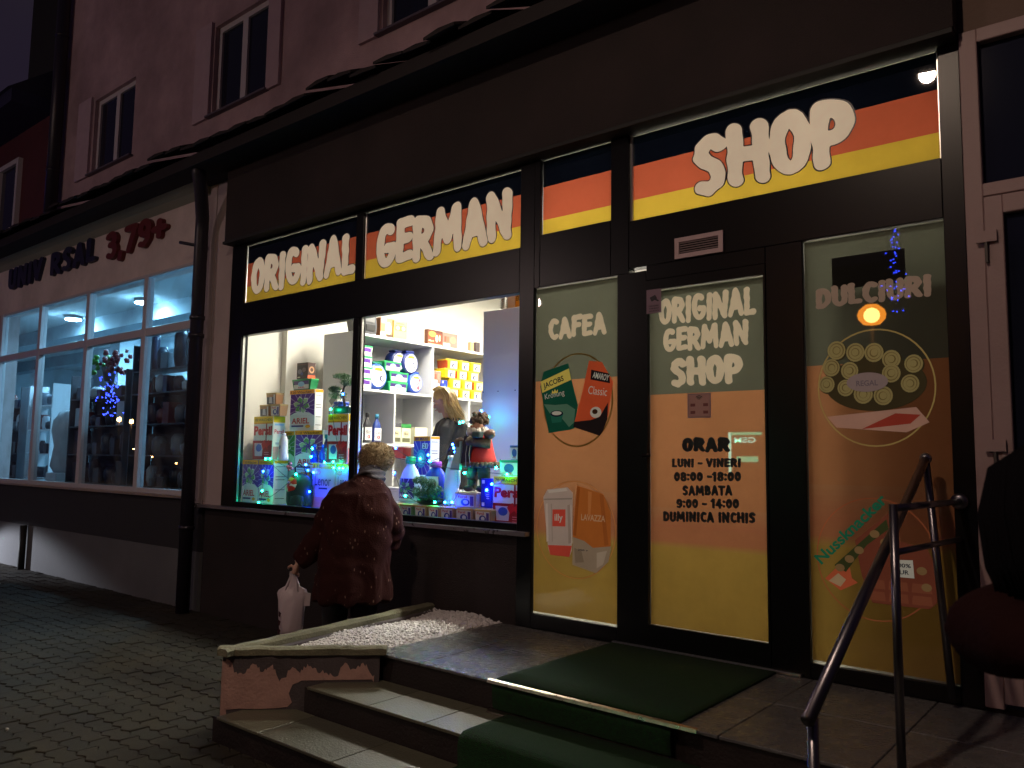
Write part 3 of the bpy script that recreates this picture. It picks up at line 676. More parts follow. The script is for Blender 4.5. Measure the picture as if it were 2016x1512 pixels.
poly(b, [(-3.11, 1.435), (-2.90, 1.385), (-2.842, 1.27), (-2.842, 1.05), (-2.91, 1.04), (-2.98, 1.03), (-3.05, 1.07), (-3.142, 1.09), (-3.14, 1.15)], -.0034, lo)
for (p4, c_) in ((((-3.11, 1.43), (-3.085, 1.425), (-3.115, 1.10), (-3.14, 1.10)), (.36, .10, .02)), (((-2.93, 1.385), (-2.90, 1.38), (-2.86, 1.06), (-2.89, 1.05)), (.40, .115, .025)), (((-3.02, 1.40), (-2.99, 1.395), (-3.0, 1.25), (-3.02, 1.24)), (.60, .22, .06))): poly(b, p4, -.0037, fi('sheen_%d' % int(c_[0]*100), c_))
poly(b, [(-3.13, 1.02), (-3.07, 1.0), (-3.05, .93), (-3.12, .92)], -.0037, fi('bag_fold', (.26, .19, .12))); poly(b, [(-2.95, 1.0), (-2.87, 1.02), (-2.90, .93), (-2.95, .90)], -.0037, fi('bag_light', (.48, .38, .27)))
txt(b, 'LAVAZZA', -3.075, 1.205, -2.885, .042, -.004, fi('lett_peach', (.62, .38, .2)), -.01); txt(b, '250 g', -3.10, 1.0, -3.02, .014, -.004, inkN); b.build('coffee_bag_print', s1)
# sweets panel
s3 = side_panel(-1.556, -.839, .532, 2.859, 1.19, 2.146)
dk = film('film_shaded_grey', (.035, .034, .03), .5)
b = MB(); b.rect(-1.405, -1.03, 2.56, 2.74, -.0006, dk); b.build('shadow_patch', s3)  # shadow of something behind the film, painted as a dark rectangle
b = MB(); brush(b, 'DULCIURI', -1.50, -.905, 2.462, 2.47, .118, -.0015, film('film_dimlit_cream', (.42, .30, .22), .1, es=.15), rad=.115, seed=8); b.build('lettering', s3)  # cream dimmed in colour and glow for this panel's weaker backlight
ringm(-1.2, 2.01, .297, .315, .008, -.001, fi('ring_ochre', (.42, .30, .10))).build('printed_ring', s3)
b = MB(); disc(b, -1.20, 2.03, .255, .145, -.0014, fi('basket_dark', (.06, .045, .02)))
poly(b, [(-1.45, 1.86), (-1.0, 1.90), (-.94, 1.82), (-1.05, 1.77), (-1.40, 1.80)], -.0014, fi('cloth_pink', (.5, .28, .2)))
poly(b, [(-1.27, 1.79), (-1.03, 1.815), (-.98, 1.86), (-1.1, 1.87)], -.002, fi('berry_red', (.35, .05, .03)))
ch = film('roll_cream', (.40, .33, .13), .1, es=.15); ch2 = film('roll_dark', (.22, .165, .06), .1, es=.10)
rb_ = random.Random(6)
for k, (x, z) in enumerate(((-1.391, 2.223), (-1.292, 2.205), (-1.197, 2.197), (-1.112, 2.156), (-1.42, 2.129), (-1.324, 2.107), (-1.005, 2.125), (-1.447, 2.038), (-1.347, 2.014), (-1.257, 1.977), (-1.157, 1.965), (-1.025, 2.023), (-1.114, 2.081))):
    q = rb_.uniform(.92, 1.08)
    disc(b, x+.004, z-.005, .049*q, .052*q, -.002-.0002*k, fi('basket_dark', (.06, .045, .02)), 18); disc(b, x, z, .046*q, .049*q, -.0021-.0002*k, ch, 18)
    for r_, m_ in ((.8, ch2), (.72, ch), (.45, ch2), (.37, ch)): disc(b, x+.002*rb_.uniform(-1, 1), z+.002*rb_.uniform(-1, 1), .046*q*r_, .049*q*r_, -.0021-.0002*k-.00002*(1/r_)*2, m_, 18)
disc(b, -1.235, 2.04, .105, .052, -.0072, fi('tag_grey', (.30, .22, .2))); txt(b, 'REGAL', -1.29, 2.02, -1.18, .03, -.0078, fi('tag_ink', (.16, .12, .13), .1)); b.build('biscuit_basket_print', s3)
ringm(-1.222, 1.11, .30, .318, .006, -.001, fi('ring_rust', (.36, .10, .04))).build('printed_ring', s3)
b = MB(); ps = [(-1.32, 1.20), (-1.14, 1.36), (-1.13, 1.22), (-.97, 1.18), (-.935, 1.10), (-.935, .92), (-.97, .885), (-1.24, .885), (-1.29, 1.02)]
poly(b, ps, -.0016, fi('choc_brown', (.20, .055, .03))); poly(b, [(-1.48, .985), (-1.36, 1.11), (-1.34, 1.0), (-1.31, .98), (-1.40, .93)], -.0018, fi('wrap_red', (.55, .12, .05)))
poly(b, [(-1.43, 1.06), (-1.16, 1.32), (-1.15, 1.27), (-1.26, 1.18), (-1.32, 1.10), (-1.37, 1.03)], -.0022, fi('leaf_dark', (.05, .06, .02)))
for k in range(3):
    for j in range(2): poly(b, [(-1.27+.11*k, .90+.06*j), (-1.175+.11*k, .90+.06*j), (-1.18+.11*k, .945+.06*j), (-1.265+.11*k, .945+.06*j)], -.0020, fi('choc_light', (.26, .08, .04)))
for (x, z) in ((-1.40, 1.05), (-1.35, 1.10), (-1.22, 1.24), (-1.17, 1.20), (-1.0, 1.07), (-.98, .99), (-1.30, 1.15)): disc(b, x, z, .024, .02, -.0026, fi('nut', (.28, .17, .07)))
poly(b, [(-1.46, .975), (-1.41, 1.02), (-1.37, .99), (-1.40, .95)], -.0026, fi('nut_cream', (.5, .36, .2)))
poly(b, [(-1.14, 1.115), (-1.04, 1.12), (-1.035, 1.03), (-1.135, 1.03)], -.0024, cr); txt(b, '100%', -1.125, 1.08, -1.05, .02, -.003, inkN); txt(b, 'PUR', -1.12, 1.045, -1.06, .022, -.003, inkN)
txt(b, 'Nussknacker', -1.495, 1.055, -1.495+.50, .062, -.003, fi('print_green', (.015, .17, .09), .2), .80, .03); b.build('chocolate_print', s3)
# door
dr = MB()
for (a, c, p, q) in ((-2.558, -2.497, .4525, 2.758), (-1.836, -1.774, .4525, 2.758), (-2.497, -1.836, 2.695, 2.758), (-2.497, -1.836, .4525, .601)): pass
for (a, c, p, q) in ((-2.559, -2.547, .4525, 2.758), (-1.786, -1.773, .4525, 2.758), (-2.547, -1.786, 2.696, 2.758), (-2.547, -1.786, .4525, .600)): dr.box(a, c, -.038, .04, p, q, black)
door = dr.build('shop_door', gs)
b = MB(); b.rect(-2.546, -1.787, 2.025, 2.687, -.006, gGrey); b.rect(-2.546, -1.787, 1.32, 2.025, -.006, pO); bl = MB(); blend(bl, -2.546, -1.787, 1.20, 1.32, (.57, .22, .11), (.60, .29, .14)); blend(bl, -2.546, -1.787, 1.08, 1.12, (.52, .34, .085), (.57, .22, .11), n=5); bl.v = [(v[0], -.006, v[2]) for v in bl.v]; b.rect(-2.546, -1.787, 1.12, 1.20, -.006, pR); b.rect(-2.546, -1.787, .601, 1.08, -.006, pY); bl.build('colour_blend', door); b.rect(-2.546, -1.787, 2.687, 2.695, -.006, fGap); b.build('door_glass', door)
b = MB()
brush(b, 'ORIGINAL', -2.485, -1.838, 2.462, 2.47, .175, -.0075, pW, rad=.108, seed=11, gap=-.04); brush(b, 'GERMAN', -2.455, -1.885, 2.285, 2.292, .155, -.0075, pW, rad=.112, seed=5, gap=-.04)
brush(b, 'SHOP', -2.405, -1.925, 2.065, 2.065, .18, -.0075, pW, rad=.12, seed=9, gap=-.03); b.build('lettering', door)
b = MB(); hk = M('black_vinyl', (.008, .006, .01), .35)
brush(b, 'ORAR', -2.325, -2.012, 1.665, 1.668, .085, -.0075, hk, rad=.135, seed=3, gap=.0)
for s_, a, c, zl, zr, h in (('LUNI - VINERI', -2.395, -1.945, 1.568, 1.575, .053), ('08:00 -18:00', -2.382, -1.945, 1.482, 1.494, .058), ('SAMBATA', -2.325, -2.002, 1.398, 1.41, .06), ('9:00 - 14:00', -2.366, -1.96, 1.318, 1.336, .058), ('DUMINICA INCHIS', -2.458, -1.862, 1.232, 1.256, .062)):
    brush(b, s_, a, c, zl, zr, h, -.0075, hk, rad=.125, seed=len(s_), gap=.02, jit=.02)
b.build('opening_hours', door)
b = MB(); lil = M('sticker_lilac', (.22, .14, .19), .5); b.rect(-2.553, -2.447, 2.543, 2.697, -.0405, lil)
b.add([(-2.53, -.0415, 2.645), (-2.49, -.0415, 2.66), (-2.475, -.0415, 2.635), (-2.515, -.0415, 2.618)], [(0, 1, 2, 3)], hk); b.add([(-2.50, -.0415, 2.63), (-2.47, -.0415, 2.615), (-2.462, -.0415, 2.622), (-2.49, -.0415, 2.637)], [(0, 1, 2, 3)], hk)
for i in range(3): txt(b, ['SUPRAVEGHERE', 'VIDEO', 'AUDIO'][i], -2.535, 2.585-.016*i, -2.465, .009, -.0415, hk)
b.build('camera_sticker', door)
b = MB(); b.rect(-2.286, -2.131, 1.871, 2.021, -.008, lil); b.rect(-2.279, -2.138, 1.878, 2.014, -.0086, M('sticker_pink', (.48, .27, .24), .5))
for i in range(3): 
    p = arc(-2.208, 1.978, .012+.009*i, .012+.009*i, 40, 140, 8); q = arc(-2.208, 1.978, .007+.009*i, .007+.009*i, 40, 140, 8)
    for j in range(8): b.add([(p[j][0], -.0095, p[j][1]), (p[j+1][0], -.0095, p[j+1][1]), (q[j+1][0], -.0095, q[j+1][1]), (q[j][0], -.0095, q[j][1])], [(0, 1, 2, 3)], hk)
for (x, z) in ((-2.25, 1.95), (-2.165, 1.95), (-2.25, 1.905), (-2.165, 1.905)): b.rect(x-.016, x+.016, z-.009, z+.009, -.0095, P(120, 60, 60))
b.build('card_sticker', door)
b = MB(); b.tube([(-2.555, -.04, 1.64), (-2.555, -.085, 1.64), (-2.50, -.09, 1.64)], .009, black, 8); b.box(-2.5575, -2.5485, -.046, -.0385, 1.56, 1.72, black); b.build('door_handle', door)
# ventilation grille
vg = MB(); x0, x1, zz0, zz1 = -2.348, -2.025, 2.868, 3.0
for (a, c, p, q) in ((x0, x1, zz0, zz0+.028), (x0, x1, zz1-.028, zz1), (x0, x0+.03, zz0+.028, zz1-.028), (x1-.03, x1, zz0+.028, zz1-.028)): vg.box(a, c, -.048, -.033, p, q, M('grille_paint', (.50, .36, .38), .5))
vo = vg.build('ventilation_grille', gs)
for i in range(5):
    z = zz0+.034+i*.0145
    b = MB(); b.prism([(-.046, z), (-.036, z+.010), (-.034, z+.010), (-.044, z)], x0+.031, x1-.031, M('grille_slat', (.25, .19, .2), .5), 'x'); b.build('slat', vo)
# threshold strip
bar('threshold', -2.80, -1.60, .4515, .468, gs, silver, -.06, -.031, .003)

# ---- shop room
def wallbox(*a): d = MB(); d.box(*a); return d
rm = MB(); rm.box(-7.82, -7.78, .045, .84, .5, 4.0, intW); rm.box(-7.82, -7.69, .84, 5.6, .5, 4.0, intW); rm.box(-7.69, -.74, 5.5, 5.6, .5, 4.0, intW); rm.box(-.80, -.75, .055, 5.5, .5, 4.0, intW); struct('inner_wall', rm)
rm = MB(); rm.box(-7.82, -.75, .055, 5.6, .44, .5, M('shop_floor', (.3, .28, .25), .35)); struct('shop_floor', rm)
rm = MB(); rm.box(-7.82, -.75, .055, 5.6, 4.0, 4.06, intC); struct('shop_ceiling', rm)
rm = MB(); rm.box(-7.78, -7.42, .042, .06, 1.0, 4.0, intW); struct('window_reveal', rm)
warmE = M('warm_lamp_diffuser', (1, .94, .8), .5, es=140, ecol=(1, .94, .80))
for q_, (x, y, w_) in enumerate(((-5.9, 1.7, 1.2), (-5.9, 3.6, 1.2), (-3.4, 1.3, 1.2), (-3.3, 3.5, 1.2), (-1.9, 1.4, 1.0))):
    lt = thing('ceiling_light', 'long warm white ceiling panel ' + ['nearest the shelving by the window', 'at the back near the shelving', 'in front behind the coffee panel', 'at the back behind the glass door', 'nearest the sweets panel'][q_], 'ceiling light', (x, y, 3.99), 'ceiling panels in the German shop')
    b = MB(); b.box(x-w_/2, x+w_/2, y-.16, y+.16, 3.955, 3.998, lamin); b.build('housing', lt)
    b = MB(); b.box(x-w_/2+.02, x+w_/2-.02, y-.14, y+.14, 3.944, 3.954, warmE); b.build('diffuser', lt)

b = MB(); b.box(-1.48, -.83, .20, .70, .505, 2.74, M('backlight_blocker', (.05, .045, .04), .6), .004); tag(b.build('backlight_blocker'), 'dark stock cabinet standing behind the sweets panel', 'cabinet')  # added box that keeps shop light off the back of the panel
# ================================================================== stairs, planter
stoneR = M('dark_stone_riser', (.018, .011, .011), .55, bump=.4, bs=60, var=.35, vs=6)
tileS = [M('stone_tread_%d' % i, c, .36, bump=.35, bs=90, var=.16, vs=11) for i, c in enumerate(((.115, .115, .08), (.13, .13, .09), (.10, .10, .074)))]
tileD = [M('landing_tile_%d' % i, c, .27, bump=.3, bs=90, var=.16, vs=11) for i, c in enumerate(((.115, .115, .12), (.13, .13, .13)))]
st = thing('entrance_stairs', 'three dark stone entrance steps with pale tiled treads up to the landing', 'stairs', (-1.5, -1, 0))
b = MB(); b.prism([(-3.74, -1.20), (.9, -1.20), (.9, -.001), (-4.2, -.001)], -.1, .434, stoneR, 'z'); b.build('landing_base', st)
b = MB(); b.prism([(-3.92, -1.565), (.9, -1.565), (.9, -1.201), (-3.6, -1.201)], -.1, .284, stoneR, 'z'); b.build('step_base', st)
b = MB(); b.prism([(-4.27, -1.925), (.9, -1.925), (.9, -1.566), (-3.9, -1.566)], -.1, .134, stoneR, 'z'); b.build('step_base', st)
def tiles(edges, y0, y1, z, mats, lead=.015):
    for a, c in zip(edges[:-1], edges[1:]):
        m_ = random.choice(mats); t = random.uniform(-.0008, .0008)
        b = MB(); b.box(a+.0025, c-.0025, y0-lead, y1-.0025, z-.0155, z+t, m_, .003); b.build('tile', st)
tiles([-3.87, -3.34, -2.92, -2.30, -1.68, -1.06, -.44, .18, .8], -1.575, -1.205, .30, tileS)
tiles([-4.2, -3.80, -3.18, -2.56, -1.94, -1.32, -.70, -.08, .54], -1.935, -1.57, .15, tileS)
for y0, y1 in ((-1.205, -.605), (-.60, -.035)):
    tiles([-3.74, -3.345, -2.74, -2.14, -1.54, -.94, -.34, .26, .86], y0, y1, .45, tileD, .012 if y0 < -1 else 0)
pl_ = thing('planter', 'triangular concrete planter with peeling pink paint, filled with white gravel beside the steps', 'planter', (-4.2, -1, 0))
conc = M('mossy_concrete', (.21, .20, .13), .9, bump=.8, bs=70, var=.35, vs=7); cg = M('bare_render', (.11, .09, .095), .9, bump=.6, bs=80, var=.3)
A_, B_, C_, D_ = (-4.30, -1.90), (-3.62, -1.26), (-3.80, -.01), (-4.50, -.01)
b = MB(); b.prism([(-4.285, -1.87), (-3.64, -1.25), (-3.74, -1.15), (-4.20, -1.62)], -.1, .455, cg, 'z'); b.prism([(-4.285, -1.87), (-4.20, -1.62), (-4.38, -.015), (-4.49, -.015)], -.1, .455, cg, 'z'); b.build('wall', pl_, True)
def rim(p, q, wd, name):
    d = Vector((q[0]-p[0], q[1]-p[1])); L = d.length; d.normalize(); nrm = Vector((-d.y, d.x)); n = 22; b = MB(); ring = []
    for i in range(n+1):
        c = Vector(p)+d*L*i/n; j = random.uniform(-.006, .006); k = random.uniform(-.004, .004)
        ring.append([(c.x-nrm.x*(j), c.y-nrm.y*(j), .456), (c.x-nrm.x*(j), c.y-nrm.y*j, .49+k), (c.x+nrm.x*.02, c.y+nrm.y*.02, .50+k), (c.x+nrm.x*(wd-.015), c.y+nrm.y*(wd-.015), .50+k), (c.x+nrm.x*(wd+j), c.y+nrm.y*(wd+j), .485), (c.x+nrm.x*wd, c.y+nrm.y*wd, .456)])
    vs = [v for r in ring for v in r]; fs = []
    for i in range(n):
        for k in range(6): fs.append((i*6+k, i*6+(k+1) % 6, (i+1)*6+(k+1) % 6, (i+1)*6+k))
    fs += [tuple(range(6)), tuple(range(n*6+5, n*6-1, -1))]
    b.add(vs, fs, conc); return b.build(name, pl_, True)
rim((-4.30, -1.90), (-3.60, -1.235), .075, 'rim'); rim((-4.51, -.02), (-4.305, -1.895), .085, 'rim')
b = MB(); b.prism([(-4.22, -1.70), (-3.72, -1.2), (-3.742, -.02), (-4.42, -.02)], .40, .437, M('gravel_bed', (.35, .33, .32), .9), 'z'); b.build('bed', pl_)
# peeling pink paint: ragged sheet on the diagonal face and the narrow end face
pinkp = M('peeling_pink_paint', (.55, .33, .28), .8, bump=.5, bs=60, var=.22, vs=7)
dx, dy = .645, .62; L = math.hypot(dx, dy); ux, uy = dx/L, dy/L; nx, ny = uy, -ux
def onw(t, z, o=.004): return (-4.285+ux*t+nx*o, -1.87+uy*t+ny*o, z)
rng = random.Random(4)
top = []
t = 0.0
while t < L-.02:
    zz = .425 if t < .06 else .385-.05*max(0, math.sin(t*23))-.02*math.sin(t*61)
    top.append((t, zz+rng.uniform(-.014, .012))); t += rng.uniform(.005, .014)
bot = [(L-.03, .30), (L-.04, .315), (.45, .312), (.43, .300), (.40, .29), (.38, .24), (.40, .19), (.375, .165), (.30, .158), (.2, .155), (.1, .158), (.0, .15)]
pts = [onw(a, z) for a, z in top]+[onw(a, z) for a, z in bot]
b = MB(); b.add(pts, [tuple(range(len(pts)))[::-1]], pinkp); b.build('paint', pl_)
b = MB(); b.add([(-4.289, -1.872, -.05), (-4.289, -1.872, .43), (-4.291-.0, -1.85, .44), (-4.345, -1.40, .445), (-4.36, -1.30, .2), (-4.36, -1.3, -.05)], [(0, 1, 2, 3, 4, 5)], pinkp)
b.add([onw(-.002, -.05, .0035), onw(-.002, .425, .0035), onw(.035, .42, .0035), onw(.03, .15, .0035), onw(.05, -.05, .0035)], [(0, 4, 3, 2, 1)], pinkp); b.build('paint', pl_)
# gravel: uncountable white chips
ico = bmesh.new(); bmesh.ops.create_icosphere(ico, subdivisions=1, radius=1); iv = np.array([v.co[:] for v in ico.verts]); ifc = np.array([[v.index for v in f.verts] for f in ico.faces]); ico.free()
rs = np.random.RandomState(3); V = []; Fc = []; n = 0
def inside(x, y):
    xl = -4.42+(-.02-y)*(.20/1.68); 
    if y < -1.2: return x > xl and x < -3.80-(-1.2-y)*1.02
    return x > xl and x < -3.742
while n < 5200:
    x, y = rs.uniform(-4.42, -3.72), rs.uniform(-1.74, -.01)
    if not inside(x, y): continue
    s_ = rs.uniform(.006, .0135); v = iv*(1+rs.uniform(-.28, .28, iv.shape[0])[:, None])*s_*np.array([rs.uniform(.7, 1.4), rs.uniform(.7, 1.3), rs.uniform(.6, 1)])
    a = rs.rand()*6.28; ca, sa = math.cos(a), math.sin(a); v = np.stack([v[:, 0]*ca-v[:, 1]*sa, v[:, 0]*sa+v[:, 1]*ca, v[:, 2]], 1)
    h = .012*math.sin(x*9)+.01*math.sin(y*7+x*4)
    V.append(v+np.array([x, y, .447+rs.uniform(-.006, .012)+h])); Fc.append(ifc+n*len(iv)); n += 1
V = np.concatenate(V); Fc = np.concatenate(Fc)
me = bpy.data.meshes.new('white_gravel'); me.from_pydata(V.tolist(), [], Fc.tolist()); me.materials.append(M('white_marble_chip', (.82, .80, .80), .7, var=.2, vs=60)); me.update()
gv = bpy.data.objects.new('white_gravel', me); COL.objects.link(gv); tag(gv, 'white marble gravel filling the triangular planter', 'gravel', kind='stuff')
b = MB()
for k in range(7):
    x, y = random.uniform(-13, -4.8), random.uniform(-4.5, -.6); b.ball((x, y, .008), random.uniform(.006, .016), P(200, 190, 180), jit=.4, n=6, m=4)
tag(b.build('ground_litter'), 'scattered pale crumbs and pebbles on the paving', 'litter', kind='stuff')

# green artificial turf runners
turf = M('green_turf_mat', (.002, .044, .005), .95, bump=1.0, bs=260, var=.7, vs=75)
def sheet(prof, x0, x1, th, name, label, cat, nx_=24):
    """carpet following a profile of (y,z) with thickness"""
    b = MB(); n = len(prof); vs = []
    for i in range(nx_+1):
        x = x0+(x1-x0)*i/nx_
        for (y, z) in prof: vs.append((x, y, z+.002*math.sin(i*1.7+y*9)))
    for i in range(nx_+1):
        x = x0+(x1-x0)*i/nx_
        for (y, z) in prof: vs.append((x, y-th*.4, z+th))
    o = (nx_+1)*n; fs = []
    for i in range(nx_):
        for k in range(n-1):
            a = i*n+k; fs.append((a, a+1, a+1+n, a+n)); fs.append((o+a, o+a+n, o+a+1+n, o+a+1))
        fs.append((i*n, (i+1)*n, o+(i+1)*n, o+i*n)); k = n-1; fs.append((i*n+k, o+i*n+k, o+(i+1)*n+k, (i+1)*n+k))
    for k in range(n-1): fs.append((k, o+k, o+k+1, k+1)); a = nx_*n+k; fs.append((a, a+1, o+a+1, o+a))
    b.add(vs, fs, turf, True); o_ = b.build(name); tag(o_, label, cat, 'green turf runners on the entrance steps'); return o_
sheet([(-.065, .4525), (-.5, .4525), (-1.0, .4525), (-1.19, .4525)], -2.79, -1.735, .010, 'turf_mat', 'large green turf mat on the landing in front of the glass door', 'doormat')
sheet([(-1.242, .449), (-1.245, .40), (-1.243, .36), (-1.236, .318)], -2.775, -1.75, .008, 'turf_mat', 'dark green turf strip hanging down the riser below the landing edge', 'doormat')
sheet([(-1.25, .3065), (-1.4, .308), (-1.54, .3085), (-1.585, .306), (-1.612, .288), (-1.622, .25), (-1.618, .16), (-1.63, .157), (-1.80, .158), (-1.93, .158), (-1.97, .145), (-1.985, .10), (-1.985, .03)], -2.66, -1.6, .012, 'turf_mat', 'green turf runner bulging over the lower steps', 'doormat')
b = MB(); b.prism([(-1.238, .4640), (-1.238, .469), (-1.258, .466), (-1.262, .452), (-1.256, .450), (-1.253, .460)], -2.80, -1.62, M('worn_brass_strip', (.62, .56, .42), .3, metal=1, var=.3, vs=20), 'x'); tag(b.build('edge_strip'), 'bright metal nosing strip on the landing edge over the green mat', 'edge strip')
b = MB(); b.prism([(-1.234, .3), (-1.234, .316), (-1.262, .312), (-1.262, .302)], -2.80, -1.70, M('worn_steel_strip', (.38, .33, .28), .35, metal=1, var=.3, vs=20), 'x'); tag(b.build('edge_strip'), 'dull metal strip at the foot of the riser between two green mats', 'edge strip')

# handrail
railS = M('worn_rail_steel', (.20, .19, .21), .3, metal=1)
hr = thing('handrail', 'tubular steel stair handrail with a sloping rail, leaning brace, upright and two cross bars', 'handrail', (-.85, -1.15, 0))
ap = (-.933, -.15, 1.635)
b = MB(); b.tube([ap, (-.905, -.95, 1.30), (-.868, -2.045, .845)], .0205, railS, 16); b.build('sloping_rail', hr)
b = MB(); b.tube([(-.933, -.15, 1.635), (-.86, -.115, .50)], .018, railS, 14); b.build('brace', hr)
b = MB(); b.tube([(-.836, -1.15, .45), (-.838, -1.15, 1.45)], .0165, railS, 14); b.build('upright', hr)
b = MB(); b.tube([(-.872, -1.99, -.02), (-.872, -1.99, .84)], .017, railS, 12); b.build('upright', hr)
b = MB(); b.tube([(-.838, -1.15, 1.435), (-.812, -.045, 1.428)], .015, railS, 12); b.build('cross_bar', hr)
b = MB(); b.tube([(-.832, -1.15, 1.268), (-.816, -.045, 1.245)], .013, railS, 12); b.build('cross_bar', hr)
b = MB(); b.lathe([(.04, 0), (.04, -.012), (.02, -.02)], (-.812, -.036, 1.428), railS, 18, ax='y'); b.build('rosette', hr)
b = MB(); b.ball(ap, .029, steel); b.build('joint', hr)

# ================================================================== right neighbour door
rd = thing('metal_door', 'white painted metal door with dark glass, transom window and two hinges at the right edge', 'door', (-.2, 0, .45))
wm = M('aged_white_paint', (.36, .25, .25), .55, bump=.2, bs=60, var=.12, vs=3)
b = MB(); b.box(-.735, -.655, -.05, .1, .47, 3.80, wm, .004); b.box(-.655, .62, -.05, .1, 3.73, 3.80, wm, .004); b.box(-.655, .62, -.05, .1, 2.93, 2.995, wm, .004); b.build('frame', rd)
b = MB(); b.box(-.655, .62, .0, .01, 2.995, 3.73, darkglass); b.build('transom_pane', rd)
b = MB(); b.box(-.652, -.572, -.062, .02, .50, 2.922, wm, .004); b.box(-.572, .62, -.062, .02, 2.83, 2.922, wm, .004); b.box(-.572, .62, -.062, .02, .50, .95, wm, .004)
lf = b.build('door_leaf', rd); b = MB(); b.box(-.572, .62, -.02, -.01, .95, 2.83, darkglass); b.build('pane', lf)
for z in (2.72, 1.70):
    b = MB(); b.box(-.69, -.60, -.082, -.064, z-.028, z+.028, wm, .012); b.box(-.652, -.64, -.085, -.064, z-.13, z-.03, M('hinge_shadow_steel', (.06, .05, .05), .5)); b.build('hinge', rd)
b = MB(); b.box(-.738, 3.0, -.03, .3, 3.801, 4.0, M('lintel_render', (.16, .11, .09), .9, bump=.4)); b.box(-.738, 3, .0, .3, 4.0, 4.66, plasterP); o = b.build('lintel_wall'); tag(o, 'brownish lintel and pink wall above the white metal door', 'wall')
b = MB(); b.box(.621, 3.0, 0, .3, -.1, 3.80, plasterP); b.box(-.737, .62, .0, .1, -.1, .47, stoneR); o = b.build('corner_wall'); tag(o, 'plaster wall and threshold around the white metal door', 'wall')
IT={'arielA':(-7.693, -7.336, 0.32, 0.48, 1.12, 1.562),
'arielB':(-7.335, -7.075, 0.32, 0.484, 1.12, 1.554),
'persilL':(-7.471, -7.124, 0.32, 0.466, 1.574, 2.018),
'tub_a':(-7.401, -7.217, 0.33, 0.49, 2.03, 2.147),
'tub_b':(-7.172, -7.029, 0.33, 0.43, 2.026, 2.135),
'tub_c':(-7.305, -7.123, 0.34, 0.44, 2.144, 2.265),
'ariel_top':(-7.096, -6.684, 0.5, 0.6, 1.887, 2.29),
'greentub':(-7.089, -6.759, 0.5, 0.6, 2.298, 2.402),
'coffee':(-7.008, -6.826, 0.5, 0.6, 2.416, 2.58),
'ariel_purple':(-6.952, -6.502, 0.48, 0.64, 1.462, 1.869),
'ariel_green':(-7.224, -7.021, 0.52, 0.68, 1.52, 1.877),
'lenorA':(-6.411, -6.073, 0.3, 0.46, 1.12, 1.547),
'lenorB':(-6.05, -5.831, 0.3, 0.46, 1.12, 1.545),
'backpack':(-6.704, -6.302, 0.16, 0.32, 1.12, 1.452),
'persilR':(-6.202, -5.902, 0.3, 0.4, 1.549, 2.011),
'sparkbottle':(-6.92, -6.767, 0.2, 0.36, 1.567, 1.822),
'silverbag':(-6.96, -6.789, 0.72, 0.88, 1.887, 2.328),
'pinkbottle':(-6.75, -6.641, 0.6, 0.76, 1.88, 2.16),
'drumtop':(-6.527, -6.25, 0.5, 0.66, 1.871, 2.15),
'navybottle':(-6.428, -6.278, 0.36, 0.52, 1.53, 1.822),
'bluebottles':(-6.511, -6.359, 0.3, 0.46, 1.446, 1.699),
'beigebag':(-7.689, -7.564, 0.38, 0.54, 1.571, 1.835),
'bonsaipotL':(-6.121, -5.86, 0.33, 0.49, 2.011, 2.091),
'bonsaiL':(-6.21, -5.85, 0.33, 0.49, 2.091, 2.387),
'greenbox':(-6.653, -6.474, 0.34, 0.5, 1.12, 1.453),
'persil70':(-3.994, -3.743, 0.16, 0.32, 1.12, 1.479),
'bluebox':(-4.155, -4.041, 0.2, 0.36, 1.235, 1.456),
'row0':(-5.141, -4.973, 0.1, 0.26, 1.12, 1.195),
'row1':(-4.961, -4.81, 0.1, 0.26, 1.12, 1.203),
'row2':(-4.786, -4.646, 0.1, 0.26, 1.12, 1.211),
'row3':(-4.629, -4.504, 0.1, 0.26, 1.12, 1.218),
'row4':(-4.493, -4.344, 0.1, 0.26, 1.12, 1.225),
'row5':(-4.333, -4.142, 0.1, 0.26, 1.12, 1.235),
'row6':(-4.132, -3.958, 0.1, 0.26, 1.12, 1.244),
'tubmid':(-4.398, -4.183, 0.16, 0.26, 1.227, 1.34),
'doll':(-4.458, -4.02, 0.22, 0.38, 1.356, 1.969),
'whiteb':(-4.632, -4.495, 0.22, 0.38, 1.242, 1.616),
'persilb':(-4.912, -4.662, 0.25, 0.41, 1.263, 1.565),
'arielb':(-5.208, -4.957, 0.2, 0.36, 1.239, 1.62),
'bonsaiR':(-4.875, -4.559, 0.14, 0.3, 1.242, 1.448),
'ariel80':(-5.23, -5.019, 0.5, 0.613, 1.46, 1.802),
'yellowstrip':(-4.957, -4.902, 0.55, 0.71, 1.463, 1.793),
'greentubR':(-3.992, -3.792, 0.22, 0.38, 1.478, 1.599),
'bluetubR':(-3.888, -3.794, 0.22, 0.38, 1.607, 1.714),
'arielwhite':(-5.189, -5.0, 0.42, 0.58, 1.243, 1.561),
'reddish':(-6.016, -5.847, 0.9, 1.06, 1.588, 1.712)}
